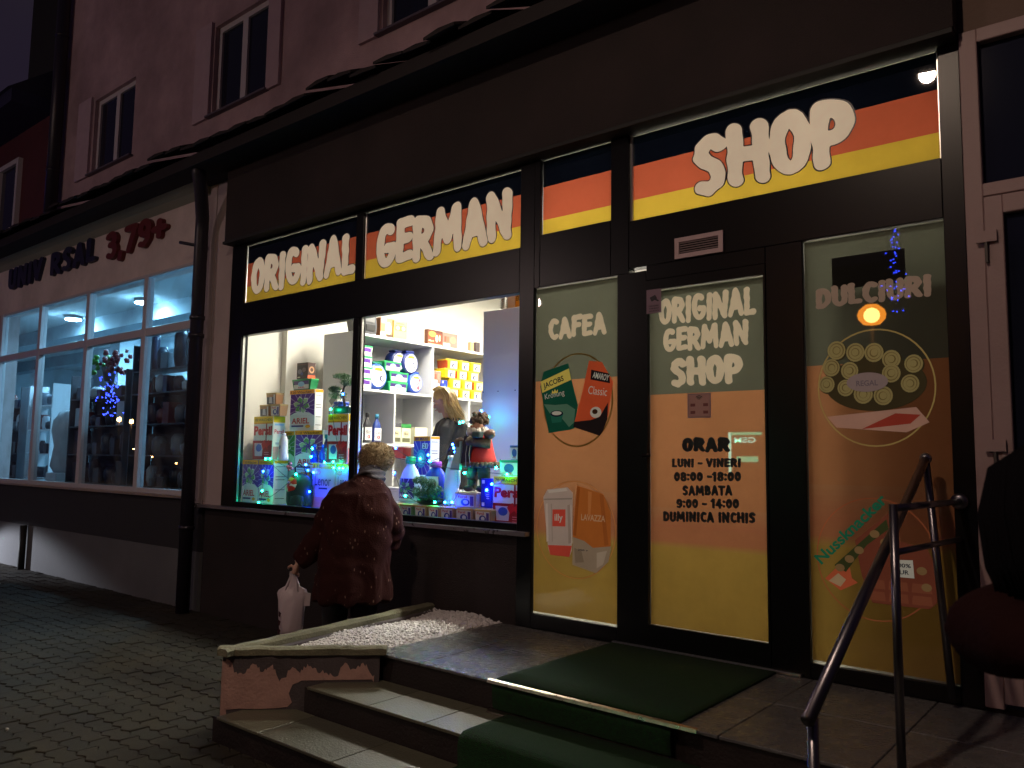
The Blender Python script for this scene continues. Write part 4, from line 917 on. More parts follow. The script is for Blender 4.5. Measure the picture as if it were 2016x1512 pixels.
LEDS=[('c', -7.052, 0.2, 1.579),
('c', -7.003, 0.22, 1.58),
('c', -6.143, 0.28, 2.054),
('c', -6.362, 0.25, 1.683),
('c', -6.373, 0.25, 1.606),
('b', -6.421, 0.25, 1.474),
('c', -6.168, 0.25, 1.555),
('c', -6.04, 0.25, 1.561),
('c', -6.029, 0.25, 1.505),
('c', -5.948, 0.25, 1.501),
('b', -5.897, 0.25, 1.502),
('c', -6.451, 0.14, 1.435),
('c', -7.09, 0.2, 1.258),
('c', -7.067, 0.15, 1.139),
('b', -6.317, 0.2, 1.275),
('b', -7.117, 0.22, 1.451),
('b', -5.87, 0.2, 2.182),
('b', -6.388, 0.2, 1.528),
('b', -6.373, 0.28, 1.455),
('c', -5.478, 0.2, 1.661),
('b', -5.137, 0.2, 1.689),
('c', -4.534, 0.35, 1.902),
('c', -4.5, 0.35, 1.905),
('b', -4.61, 0.35, 1.722),
('b', -4.597, 0.35, 1.692),
('b', -4.579, 0.35, 1.659),
('b', -4.517, 0.6, 2.012),
('c', -4.696, 0.9, 1.979),
('c', -4.415, 0.6, 1.791),
('c', -4.328, 0.2, 1.493),
('c', -4.002, 0.2, 1.539),
('c', -3.845, 0.14, 1.492),
('b', -5.093, 0.15, 1.478),
('c', -4.917, 0.12, 1.293),
('c', -4.554, 0.1, 1.256),
('b', -4.442, 0.1, 1.261),
('b', -4.365, 0.1, 1.264),
('b', -4.026, 0.12, 1.37),
('b', -3.976, 0.12, 1.417),
('b', -4.842, 0.3, 1.631),
('c', -4.939, 0.3, 1.6),
('c', -4.722, 0.2, 1.581),
('b', -4.695, 0.85, 2.004)]
# ================================================================== shop contents
def face_fn(o):
    """mapping (u,v,d) -> point for a printed face. o = ('f',x0,x1,z0,z1,y) front or ('s',y0,y1,z0,z1,x) side facing +x"""
    k, a, c, p, q, w_ = o
    if k == 'f': return lambda u, v, d=0: (a+(c-a)*u, w_-.0012-d, p+(q-p)*v)
    return lambda u, v, d=0: (w_+.0012+d, a+(c-a)*u, p+(q-p)*v)
class Pr:
    def __init__(s, mb, fn): s.b = mb; s.fn = fn; s.d = 0
    def up(s): s.d += .0004
    def rect(s, u0, v0, u1, v1, m): s.up(); s.b.add([s.fn(u0, v0, s.d), s.fn(u1, v0, s.d), s.fn(u1, v1, s.d), s.fn(u0, v1, s.d)], [(0, 1, 2, 3)], m)
    def poly(s, pts, m): s.up(); s.b.add([s.fn(u, v, s.d) for u, v in pts], [tuple(range(len(pts)))], m)
    def ell(s, cu, cv, ru, rv, m, n=22): s.poly([(cu+ru*math.cos(2*PI*k/n), cv+rv*math.sin(2*PI*k/n)) for k in range(n)], m)
    def text(s, t, u0, v0, u1, v1, m, bold=.02):
        s.up(); vs, fs, a = btext(t, bold); d = s.d; s.b.add([s.fn(u0+(u1-u0)*u, v0+(v1-v0)*v, d) for u, v in vs], fs, m)
    def swirl(s, cu, cv, r, asp, m1, m2):
        for k in range(6):
            a = k*PI/3+.3; f = lambda q, rr: (cu+rr*math.cos(q), cv+rr*math.sin(q)*asp)
            s.poly([f(a, r*.22), f(a+.15, r*.72), f(a+.5, r), f(a+.95, r*.8), f(a+1.0, r*.48), f(a+.7, r*.62), f(a+.45, r*.3)], m1 if k % 2 else m2)
    def rays(s, cu, cv, m, v0, v1):
        for k in range(16):
            a = 2*PI*k/16+.1; q = [(cu, cv), (cu+1.5*math.cos(a), cv+.9*math.sin(a)), (cu+1.5*math.cos(a+.05), cv+.9*math.sin(a+.05))]
            # clip crudely to the face
            t = 1.0
            for (u, v) in q[1:]:
                du, dv = u-cu, v-cv
                if u > 1: t = min(t, (1-cu)/du)
                if u < 0: t = min(t, (0-cu)/du)
                if v > v1: t = min(t, (v1-cv)/dv)
                if v < v0: t = min(t, (v0-cv)/dv)
            s.poly([(cu+(u-cu)*t, cv+(v-cv)*t) for u, v in q], m)
PURP = P(95, 45, 150); PUR2 = P(60, 30, 110); LILAC = P(190, 175, 225); GREEN = P(70, 130, 75); GRN2 = P(150, 190, 150); DG = P(20, 60, 35); OR = P(240, 160, 20); PINK = P(225, 130, 150); SKY = P(150, 200, 235); DRED = P(150, 20, 28); CREAM = P(235, 225, 190); BROWN = P(90, 45, 25)
def d_ariel(p, col=PURP, band='110 Wäschen', low=WHITE):
    p.rect(0, 0, 1, .90, low); p.rect(0, .36, 1, .90, col); p.rays(.5, .58, LILAC, .36, .90); p.poly([(0, .36), (.2, .43), (.5, .46), (.8, .43), (1, .36)], low)
    p.swirl(.5, .62, .36, .66, WHITE, WHITE); p.swirl(.5, .62, .33, .62, P(95, 160, 95), P(165, 205, 160)); p.rect(0, .90, 1, 1, OR); p.text(band, .06, .915, .9, .975, BROWN); p.text('ARIEL', .12, .16, .85, .30, RED if col is PURP else BLACK)
    p.rect(.12, .08, .62, .12, PUR2); p.ell(.8, .09, .1, .04, OR)
def d_ariel2(p): d_ariel(p, GREEN)
def d_persil(p, band='100 WÄSCHEN'):
    p.rect(0, 0, 1, 1, WHITE); p.rect(0, .86, 1, 1, YEL); p.rect(0, .83, 1, .86, P(225, 160, 20)); p.text(band, .05, .89, .92, .97, DG, .01); p.text('Persil', .03, .56, .97, .78, RED, .05)
    p.rect(0, 0, 1, .44, DRED); p.rect(0, .36, 1, .385, RED); p.poly([(.12, .08), (.50, .08), (.55, .38), (.08, .38)], P(200, 190, 205)); p.ell(.32, .27, .15, .09, P(50, 80, 170))
    p.poly([(.45, .36), (.62, .46), (.7, .38), (.82, .46), (.95, .36), (.78, .30), (.8, .2), (.68, .3), (.55, .22)], RED); p.rect(.66, .38, .72, .83, DRED)
    for k in range(3): p.rect(.62, .06+.05*k, .86, .075+.05*k, PINK)
def d_persil_side(p): p.rect(0, 0, 1, 1, WHITE); p.rect(0, .86, 1, 1, YEL); p.rect(.1, .79, .9, .83, SKY); p.text('Persil', .1, .60, .9, .70, RED); p.rect(0, 0, 1, .30, P(220, 150, 150)); p.rect(.2, .35, .7, .40, P(180, 180, 200))
def d_white_side(p):
    p.rect(0, 0, 1, 1, WHITE); p.rect(0, .93, 1, 1, OR)
    for v in (.85, .62, .55, .32, .12): p.rect(.1, v, .8, v+.012, BLACK)
def d_lenor(p): p.rect(0, 0, 1, 1, P(200, 175, 215)); p.rect(0, 0, 1, .25, P(225, 150, 165)); p.rect(0, .88, 1, 1, OR); p.text('110', .06, .90, .4, .97, BROWN); p.text('Lenor', .12, .50, .85, .72, NAVY, .0); p.rect(.3, .42, .7, .46, NAVY); p.ell(.22, .80, .18, .06, PINK)
def d_bluebox(p):
    p.rect(0, 0, 1, 1, P(30, 50, 160)); p.rect(.1, .05, .35, .17, WHITE); p.rect(.1, .83, .35, .95, WHITE); p.ell(.6, .55, .25, .2, P(60, 110, 220))
    for k in range(5): p.rect(.55, .3+.07*k, .8, .33+.07*k, WHITE)
def d_ariel80(p): p.rect(0, 0, 1, 1, P(70, 55, 190)); p.rect(0, .88, 1, 1, OR); p.text('80 MAXI', .1, .90, .85, .97, PUR2); p.rays(.5, .45, LILAC, .0, .88); p.ell(.5, .42, .3, .24, P(60, 160, 210)); p.ell(.5, .42, .2, .16, P(130, 230, 240)); p.rect(.55, .68, .9, .82, WHITE); p.text('21', .6, .70, .85, .80, NAVY)
def d_coffee(p): p.rect(0, 0, 1, 1, P(45, 22, 24)); p.rect(.0, .86, 1, .93, P(90, 50, 45)); p.ell(.3, .45, .2, .16, P(120, 110, 120)); p.ell(.7, .55, .18, .14, P(110, 90, 90)); p.rect(.1, .06, .35, .12, CREAM); p.ell(.5, .3, .12, .1, P(60, 70, 130))
def d_coffee_s(p): p.rect(0, 0, 1, 1, P(60, 30, 28)); p.rect(0, 0, 1, .2, P(220, 90, 50)); p.ell(.5, .55, .35, .22, P(200, 150, 110)); p.ell(.5, .55, .2, .12, P(70, 35, 25))
def d_choc(p): p.rect(0, 0, 1, 1, P(120, 55, 35)); p.rect(0, .82, 1, 1, P(90, 40, 30)); p.ell(.3, .72, .26, .2, P(200, 150, 70)); p.ell(.62, .45, .1, .25, CREAM); p.rect(.78, .3, .86, .7, CREAM); p.text('Merci', .05, .2, .4, .32, CREAM); p.rect(0, 0, 1, .06, P(230, 200, 150))
def d_choc2(p): p.rect(0, 0, 1, 1, P(140, 110, 100)); p.rect(.05, 0, .5, .25, WHITE); p.ell(.7, .55, .22, .28, P(200, 130, 110)); p.rect(.1, .35, .25, .75, P(160, 70, 50)); p.rect(.3, .35, .4, .75, P(190, 90, 60))
def d_cap(p): p.rect(0, 0, 1, 1, P(190, 130, 90)); p.rect(0, .7, .5, 1, P(150, 140, 140)); p.ell(.65, .45, .28, .35, CREAM); p.rect(.0, 0, .4, .25, WHITE); p.rect(.5, 0, 1, .15, P(80, 60, 50))
def d_yg(p): p.rect(0, 0, 1, 1, P(230, 215, 120)); p.rect(.1, .45, .9, .75, P(90, 130, 40)); p.ell(.3, .6, .15, .13, P(220, 240, 150)); p.ell(.72, .6, .15, .13, P(220, 240, 150)); p.text('ESPRESSO', .15, .82, .85, .9, BROWN); p.rect(.1, .1, .8, .25, P(235, 180, 120))
def d_export(p): p.rect(0, 0, 1, 1, OR); p.text('EXPORT', .1, .35, .9, .65, BLACK)
def carton(name, label, cat, x0, x1, y0, y1, z0, z1, col, front=None, side=None, group=None):
    t = thing(name, label, cat, ((x0+x1)/2, (y0+y1)/2, z0), group)
    b = MB(); b.box(x0, x1, y0, y1, z0+.0005, z1-.0005, col, .002); b.build('carton', t)
    if front: b = MB(); front(Pr(b, face_fn(('f', x0+.003, x1-.003, z0+.003, z1-.003, y0)))); b.build('front_print', t)
    if side: b = MB(); side(Pr(b, face_fn(('s', y0+.003, y1-.003, z0+.003, z1-.003, x1)))); b.build('side_print', t)
    return t
def pod_tub(label, x0, x1, y0, y1, z0, z1, body, lid, dsg, group=None, face='f', trans_lid=True):
    t = thing('pod_tub', label, 'plastic tub', ((x0+x1)/2, (y0+y1)/2, z0), group); h = z1-z0; i_ = .06*(x1-x0) if face == 'f' else .004; j = .01 if face == 'f' else .06*(y1-y0)
    b = MB(); lo = [(x0+i_*1.4, y0+j), (x1-i_*1.4, y0+j), (x1-i_*1.4, y1-j), (x0+i_*1.4, y1-j)]; hi = [(x0+.003, y0+.003), (x1-.003, y0+.003), (x1-.003, y1-.003), (x0+.003, y1-.003)]
    b.add([(x, y, z0+.0005) for x, y in lo]+[(x, y, z1-h*.16) for x, y in hi], [(0, 3, 2, 1), (4, 5, 6, 7), (0, 1, 5, 4), (1, 2, 6, 5), (2, 3, 7, 6), (3, 0, 4, 7)], body); b.build('tub', t)
    b = MB(); b.box(x0, x1, y0, y1, z1-h*.16+.0005, z1-.0005, lid, .003); b.build('lid', t)
    b = MB()
    if face == 'f': fn = lambda u, v, d=0: (x0+i_*1.4+(x1-x0-2.8*i_)*u, y0+.006-v*.004-.004-d-(.0), z0+.004+(h*.80)*v)
    else: fn = lambda u, v, d=0: (x1-.0005-.001*(1-v)-(-.001)-.0+d+.0008, y0+j+(y1-y0-2*j)*u, z0+.004+(h*.80)*v)
    dsg(Pr(b, fn)); b.build('label_print', t); return t
def t_persil(p): p.rect(.02, 0, .98, 1, P(232, 228, 225)); p.text('Persil', .12, .72, .6, .95, RED); p.ell(.5, .38, .24, .3, P(50, 60, 150)); p.ell(.52, .4, .13, .18, WHITE); p.rect(.76, .1, .95, .9, P(90, 60, 140))
def t_persily(p): p.rect(.02, 0, .98, 1, P(245, 235, 190)); p.text('Persil', .2, .74, .8, .96, RED, 0); p.ell(.62, .38, .2, .3, NAVY); p.ell(.66, .36, .1, .18, WHITE); p.rect(.0, 0, .25, 1, YEL)
def t_green(p): p.rect(.04, .05, .96, .98, P(235, 240, 235)); p.rect(.04, .55, .96, .98, PUR2); p.ell(.5, .62, .2, .3, SKY); p.text('ARIEL', .3, .12, .72, .32, RED)
def t_side(p): p.rect(0, 0, 1, 1, WHITE); p.poly([(.1, .5), (.9, .45), (.9, .9), (.3, .95)], PURP)
def t_grey(p): p.rect(.02, 0, .98, .95, P(80, 85, 100)); p.poly([(.3, .1), (.7, .05), (.6, .9), (.35, .8)], P(215, 215, 225)); p.rect(.82, .0, .98, 1, WHITE); p.rect(0, .75, .8, 1, P(190, 140, 100))
def t_blue(p): p.rect(0, 0, 1, 1, P(235, 235, 240)); p.ell(.5, .55, .3, .35, P(70, 110, 200)); p.text('ARIEL', .25, .08, .75, .25, RED)
def bottle(name, label, cat, cx, cy, z0, prof, sx, sy, mat, capm=None, capprof=None, dsg=None, group=None, lw=.6, lz=(.15, .7), extra=None):
    t = thing(name, label, cat, (cx, cy, z0), group); H = prof[-1][1]
    b = MB(); b.lathe(prof, (cx, cy, z0), mat, 24, sx, sy)
    if extra: extra(b)
    b.build('bottle', t)
    if capm: c = MB(); c.lathe(capprof, (cx, cy, z0+H), capm, 18); c.build('cap', t)
    if dsg:
        r = max(p[0] for p in prof); c = MB(); n = 9
        p = Pr(c, None)
        def fn(u, v, d=0):
            z = lz[0]+(lz[1]-lz[0])*v; zz = z*H
            rr = np.interp(zz, [q[1] for q in prof], [q[0] for q in prof]); a = (u-.5)*2*lw
            return (cx+(rr*sx+.0015+d)*math.sin(a), cy-(rr*sy+.0015+d)*math.cos(a), z0+zz)
        p.fn = fn
        # curved label background
        for i in range(12):
            for k in range(8): c.add([fn(i/12, k/8), fn((i+1)/12, k/8), fn((i+1)/12, (k+1)/8), fn(i/12, (k+1)/8)], [(0, 1, 2, 3)], dsg[0])
        p.d = .001
        for f in dsg[1:]: f(p)
        c.build('label_print', t)
    return t
def shoulder(r, h, neck): return [(r*.92, 0), (r, h*.06), (r, h*.55), (r*.9, h*.72), (r*.55, h*.86), (neck, h*.93), (neck, h)]

# display floor and hidden risers
b = MB(); b.box(-7.77, -3.64, .065, .70, 1.085, 1.115, lamin, .003); t = thing('display_table', 'white window display shelf carrying the detergent boxes', 'display shelf', (-5.7, .4, .5)); b.build('shelf_top', t)
b = MB(); b.box(-7.77, -3.64, .62, .65, .505, 1.084, lamin); b.build('panel', t)
for (x0, x1, y0, y1, z1, lb) in ((-7.22, -6.25, .515, .72, 1.455, 'white riser block behind the purple and green detergent boxes'), (-7.15, -6.60, .73, .93, 1.865, 'tall white riser block behind the stacked purple detergent box'), (-6.60, -6.24, .50, .512, 1.45, None), (-6.46, -6.36, .56, .64, 1.86, 'white riser block behind the right hand red detergent box'), (-5.26, -4.88, .46, .68, 1.455, 'white riser block under the blue detergent box in the right pane')):
    if lb is None: continue
    b = MB(); b.box(x0, x1, y0, y1, 1.116, z1, lamin, .003); tag(b.build('display_riser'), lb, 'riser block')
I = IT
def g6(k, z0=None, z1=None, dx0=0, dx1=0):
    a = list(I[k]); 
    if z0 is not None: a[4] = z0
    if z1 is not None: a[5] = z1
    a[0] += dx0; a[1] += dx1
    return a
carton('detergent_box', 'dim purple detergent box with star swirl at the bottom left window corner', 'detergent box', *g6('arielA', 1.116, 1.565, .06, -.005), PURP, d_ariel)
carton('detergent_box', 'second purple detergent box from the window corner with its white side lit', 'detergent box', *g6('arielB', 1.116, 1.565), WHITE, d_ariel, d_white_side)
carton('detergent_box', 'white and red 100 wash box on top of the two corner boxes', 'detergent box', *g6('persilL', 1.566, 2.018), WHITE, d_persil, d_persil_side)
pod_tub('lower left beige pod tub above the left red and white box', *g6('tub_a', 2.019, 2.140), P(200, 150, 110), P(205, 175, 120), t_grey, 'beige pod tubs in a small pyramid')
pod_tub('lower right beige pod tub with blue print above the left red box', *g6('tub_b', 2.019, 2.140, -.035), P(200, 150, 110), P(205, 175, 120), t_persil, 'beige pod tubs in a small pyramid')
pod_tub('beige pod tub on top of the small tub pyramid', *g6('tub_c', 2.141, 2.262), P(200, 150, 110), P(205, 175, 120), t_grey, 'beige pod tubs in a small pyramid')
carton('detergent_box', 'tall purple detergent box lettered ARIEL with orange 110 band, left pane middle', 'detergent box', *g6('ariel_top', 1.872, 2.292), WHITE, d_ariel, d_white_side)
pod_tub('green pod tub on top of the tall purple detergent box', *g6('greentub', 2.293, 2.405), P(20, 120, 70), P(30, 150, 85), t_green)
carton('coffee_box', 'dark brown coffee box topping the tall central stack in the left pane', 'coffee box', *g6('coffee', 2.406, 2.575), P(45, 22, 24), d_coffee, d_coffee_s)
carton('detergent_box', 'purple detergent box under the tall central one, half behind blue bottles', 'detergent box', *g6('ariel_purple', 1.456, 1.871), WHITE, d_ariel)
carton('detergent_box', 'green detergent box left of the lower purple one', 'detergent box', *g6('ariel_green', 1.456, 1.868, -.12), WHITE, d_ariel2)
carton('softener_box', 'lilac pink box lettered Lenor at the bottom of the left pane', 'softener box', *g6('lenorA', 1.116, 1.546), P(200, 175, 215), d_lenor)
carton('softener_box', 'second lilac pink box lettered Lenor beside the window mullion', 'softener box', *g6('lenorB', 1.116, 1.546), P(200, 175, 215), d_lenor)
carton('detergent_box', 'white and red 100 wash box on the lilac boxes by the mullion', 'detergent box', *g6('persilR', 1.547, 2.011), WHITE, d_persil, d_persil_side)
carton('detergent_box', 'narrow green box with yellow badge behind the dark backpack', 'detergent box', *g6('greenbox', 1.116, 1.453), P(30, 120, 60), lambda p: (p.rect(0, 0, 1, 1, P(30, 130, 60)), p.rect(0, .8, .8, 1, OR), p.ell(.4, .88, .2, .08, DRED)))
a = g6('persil70', 1.116, 1.478)
carton('detergent_box', 'red and white 70 wash box in the lower right corner of the window', 'detergent box', a[0], -3.68, *a[2:], WHITE, lambda p: d_persil(p, '70 WÄSCHEN'))
carton('tablet_box', 'small blue tablet box left of the 70 wash box', 'tablet box', *g6('bluebox', 1.23, 1.456), P(30, 50, 160), d_bluebox)
carton('detergent_box', 'blue 80 wash detergent box with white side behind the bottles in the right pane', 'detergent box', *g6('ariel80', 1.456, 1.80), WHITE, d_ariel80, d_white_side)
carton('detergent_box', 'pale box lettered ARIEL between the green capped bottle and blue bottle', 'detergent box', *g6('arielwhite', 1.243, 1.455), P(170, 215, 230), lambda p: (p.rect(0, 0, 1, 1, P(170, 220, 235)), p.text('ARIEL', .1, .6, .9, .85, NAVY), p.ell(.5, .3, .3, .2, SKY)))
b = MB(); b.box(-5.25, -4.95, .42, .45, 1.116, 1.242, lamin); 
nb_ = ['leftmost', 'second', 'third', 'fourth', 'fifth', 'sixth', 'rightmost']
for k in range(7):
    a = g6('row%d' % k, 1.116, 1.226)
    pod_tub('%s small dim pod tub in the row along the right pane bottom' % nb_[k], *a, P(190, 150, 120) if k > 1 else P(120, 160, 120), P(205, 165, 105), t_persil, 'row of small pod tubs along the window bottom')
pod_tub('purple printed pod tub carrying the santa doll', *g6('tubmid', 1.2275, 1.342, 0, .02), P(215, 180, 150), P(220, 180, 120), t_persil)
pod_tub('turquoise green pod tub on the 70 wash box', *g6('greentubR', 1.479, 1.60), P(20, 150, 110), P(40, 190, 140), t_blue)
pod_tub('small blue pod tub on the turquoise tub at the window edge', *g6('bluetubR', 1.601, 1.712), P(60, 90, 190), P(80, 120, 210), t_blue)
# support under the second display tier in the right pane
b = MB(); b.box(-5.22, -3.66, .27, .60, 1.116, 1.228, lamin, .003); tag(b.build('display_riser'), 'low white step behind the row of small tubs', 'riser block')
# bottles
bx = lambda k: ((I[k][0]+I[k][1])/2, (I[k][1]-I[k][0])/2)
cx, hw = bx('arielb'); H = 1.57-1.23
bottle('detergent_bottle', 'white detergent bottle with bright green cap and purple ARIEL label, right of the fur hat', 'detergent bottle', cx, .33, 1.229, [(.11, 0), (.122, .02), (.125, .12), (.115, .2), (.08, .27), (.045, .31), (.04, .325)], 1, .5, P(215, 225, 240), P(20, 160, 100), [(.043, .0), (.045, .05), (.04, .065)], (PUR2, lambda p: p.rays(.5, .5, LILAC, 0, 1), lambda p: p.swirl(.5, .55, .35, .9, GREEN, GRN2), lambda p: p.text('ARIEL', .2, .06, .85, .22, WHITE)), lw=.85, lz=(.1, .62))
cx, hw = bx('persilb')
bottle('detergent_bottle', 'blue and white detergent bottle lettered Persil behind the bonsai wreath', 'detergent bottle', cx, .34, 1.229, [(.115, 0), (.125, .02), (.125, .16), (.11, .24), (.07, .28), (.045, .30)], 1, .5, P(30, 60, 180), P(150, 60, 160), [(.05, 0), (.05, .04), (.045, .05)], (WHITE, lambda p: p.text('Persil', .15, .35, .85, .65, RED), lambda p: p.rect(0, .85, 1, 1, P(210, 170, 70)), lambda p: p.rect(0, 0, 1, .15, SKY)), lw=.7, lz=(.3, .75))
cx, hw = bx('whiteb')
def hdl(b):
    b.tube([(cx+.035, .30, 1.55), (cx+.075, .30, 1.52), (cx+.082, .30, 1.42), (cx+.06, .30, 1.36)], .014, P(225, 225, 235), 10)
bottle('detergent_bottle', 'slim white bottle with moulded handle beside the seller', 'detergent bottle', cx, .30, 1.229, [(.07, 0), (.078, .02), (.074, .15), (.06, .28), (.04, .345), (.034, .37)], 1, .6, P(225, 225, 235), WHITE, [(.036, 0), (.036, .025), (.03, .03)], extra=hdl)
cx, hw = bx('sparkbottle')
bottle('spray_bottle', 'white bottle with blue base ring in front of the left red and white box', 'spray bottle', cx, .26, 1.566, [(.06, 0), (.062, .015), (.055, .05), (.05, .16), (.045, .2), (.03, .235), (.02, .25)], 1, .8, WHITE, WHITE, [(.022, 0), (.02, .02)], (WHITE, lambda p: p.rect(0, 0, 1, .14, P(40, 120, 180)), lambda p: p.ell(.5, .6, .15, .12, P(130, 160, 190)), lambda p: p.text('77', .4, .3, .6, .42, P(120, 150, 180))), lw=.8, lz=(.08, .8))
cx, hw = bx('pinkbottle')
bottle('softener_bottle', 'pink bottle with black cap behind the tall purple box', 'softener bottle', cx, .84, 1.866, shoulder(.055, .22, .02), 1, .8, P(215, 120, 140), BLACK, [(.022, 0), (.022, .05)], None)
cx, hw = bx('silverbag')
b = MB(); b.prism([(cx-.09, 1.868), (cx+.09, 1.868), (cx+.10, 2.1), (cx+.085, 2.32), (cx-.085, 2.33), (cx-.1, 2.1)], .86, .92, P(190, 190, 185)); t = thing('foil_pack', 'silver grey foil pack behind the tall purple box', 'foil pack', (cx, .89, 1.868)); b.build('pack', t)
b = MB(); poly(b, [(cx-.05, 2.2), (cx+.05, 2.28), (cx+.08, 2.22), (cx, 2.15)], .858, P(80, 85, 80)); poly(b, [(cx-.03, 2.1), (cx+.06, 2.12), (cx+.06, 2.09), (cx-.03, 2.08)], .858, BLACK); b.build('front_print', t)
for k_, lb, col, cc in (('navybottle', 'navy blue softener bottle with teal cap left of the right hand red box', P(25, 30, 90), P(30, 110, 130)),):
    cx, hw = bx(k_); bottle('softener_bottle', lb, 'softener bottle', cx, .42, 1.548, shoulder(.07, .235, .03), 1, .6, col, cc, [(.032, 0), (.032, .04)], (P(60, 70, 130), lambda p: p.text('Coral', .2, .5, .8, .75, P(160, 170, 220)), lambda p: p.ell(.5, .25, .2, .15, P(150, 160, 190))), lw=.7, lz=(.1, .6))
cx, hw = bx('bluebottles')
for i, x in enumerate((cx-.05, cx+.06)): bottle('cleaner_bottle', ['left', 'right'][i]+' one of two deep blue cleaner bottles glowing under the fairy lights', 'cleaner bottle', x, .37+.02*i, 1.548 if x > -6.40 else 1.548, shoulder(.045, .15, .018), 1, .8, P(25, 45, 190), P(60, 90, 220), [(.019, 0), (.019, .03)], None, group='deep blue cleaner bottles')
cx, hw = bx('beigebag')
b = MB(); b.prism([(cx-.11, 1.567), (cx+.06, 1.567), (cx+.07, 1.75), (cx+.02, 1.83), (cx-.05, 1.84), (cx-.10, 1.74)], .50, .58, P(180, 160, 140)); tag(b.build('gift_bag'), 'small beige gift bag half hidden left of the red and white box', 'gift bag')
# round drum tub
def drum(label, c, r, dpt, ax, col, lid, group=None, accent=None):
    """upright rounded tub with a flat oval label; faces -y ('y') or +x ('x')"""
    t = thing('detergent_drum', label, 'detergent drum', (c[0], c[1], c[2]-r), group)
    prof = [(r*.2, -dpt), (r*.86, -dpt), (r*.97, -dpt*.8), (r, -dpt*.3), (r, dpt*.3), (r*.97, dpt*.8), (r*.86, dpt), (r*.2, dpt)]
    b = MB(); b.lathe(prof, c, col, 28, ax=ax); b.build('drum', t)
    b = MB(); b.box(c[0]-(r*.5 if ax == 'y' else dpt*.8), c[0]+(r*.5 if ax == 'y' else dpt*.8), c[1]-(r*.5 if ax == 'x' else dpt*.8), c[1]+(r*.5 if ax == 'x' else dpt*.8), c[2]+r*.93, c[2]+r*1.12, lid, .006); b.build('lid', t)
    b = MB()
    if ax == 'y': fn = lambda u, v, d=0: (c[0]+(u-.5)*2*r*.74, c[1]-dpt-.002-d, c[2]+(v-.5)*2*r*.78)
    else: fn = lambda u, v, d=0: (c[0]+dpt+.002+d, c[1]+(u-.5)*2*r*.74, c[2]+(v-.5)*2*r*.78)
    p = Pr(b, fn); p.ell(.5, .5, .5, .5, WHITE, 30); p.poly([(.2, .78), (.8, .78), (.7, .92), (.3, .92)], YEL); p.text('ARIEL' if accent is None else 'Persil', .22, .5, .62, .62, P(90, 140, 90) if accent is None else RED, 0); p.ell(.75, .42, .16, .16, NAVY); p.ell(.77, .42, .09, .1, WHITE)
    if accent: p.ell(.8, .7, .1, .1, accent); p.ell(.68, .2, .13, .1, accent)
    b.build('label_print', t); return t
cx, hw = bx('drumtop'); drum('blue round detergent drum with handle behind the right hand red and white box', (cx, .6, 2.005), .135, .06, 'y', P(40, 80, 180), P(35, 70, 170))
# lean-in props: backpack
t = thing('kids_backpack', 'small dark green childrens backpack with red, white and yellow front flap, between the boxes', 'backpack', (-6.5, .2, 1.116))
b = MB(); b.lathe([(.02, 0), (.14, .004), (.165, .05), (.168, .18), (.15, .26), (.11, .305), (.04, .33)], (-6.50, .22, 1.116), M('backpack_cloth', (.012, .05, .045), .8, bump=.4, bs=90), 22, 1, .55); b.build('bag', t)
b = MB(); b.lathe([(.02, 0), (.07, .004), (.09, .04), (.085, .1), (.04, .13)], (-6.46, .165, 1.125), M('backpack_cloth', (.012, .05, .045), .8), 18, 1.2, .5); b.build('pocket', t)
b = MB()
def bf(u, v, d=0):
    x = -.15+.22*u; z = .15+.15*v; rr = np.interp(z, [0, .05, .18, .26, .305], [.14, .165, .168, .15, .11]); q = max(0, 1-(x/rr)**2)
    return (-6.5+x, .22-.55*rr*math.sqrt(q)-.004-d, 1.116+z)
p = Pr(b, bf)
def patch(pts, m, n=8):
    # subdivided polygon fan so it hugs the curved bag
    cu = sum(q[0] for q in pts)/len(pts); cv = sum(q[1] for q in pts)/len(pts); p.up(); d = p.d
    for i in range(len(pts)):
        a, c = pts[i], pts[(i+1) % len(pts)]
        for k in range(4):
            s0, s1 = k/4, (k+1)/4; g = lambda q, s_: bf(cu+(q[0]-cu)*s_, cv+(q[1]-cv)*s_, d)
            b.add([g(a, s0), g(a, s1), g(c, s1), g(c, s0)] if k else [g(a, s1), g(c, s1), g(a, 0)], [(0, 1, 2, 3)] if k else [(0, 1, 2)], m)
patch([(0, .1), (.4, .0), (.9, .15), (1, .5), (.9, .85), (.5, 1.0), (.1, .8)], P(205, 50, 35)); patch([(.25, .72), (.6, .65), (.75, .85), (.5, .97), (.25, .9)], P(215, 200, 60)); patch([(.0, .45), (.45, .5), (.6, .66), (.3, .7), (.05, .62)], WHITE); patch([(.5, .4), (.95, .3), (1, .5), (.6, .55)], WHITE); patch([(.3, .5), (.45, .5), (.45, .6), (.3, .6)], BLACK)
b.build('front_flap', t)
b = MB(); b.tube([(-6.60, .24, 1.43), (-6.58, .22, 1.50), (-6.50, .21, 1.53), (-6.43, .22, 1.49), (-6.42, .24, 1.43)], .007, BLACK, 8); b.build('strap', t)
b = MB()
for i in range(6): b.ball((-6.60+random.uniform(-.05, .05), .17, 1.50+random.uniform(-.04, .04)), .016, P(220, 110, 140), jit=.2, n=8, m=6)
tag(b.build('bauble_cluster'), 'cluster of small pink baubles above the childrens backpack', 'baubles')
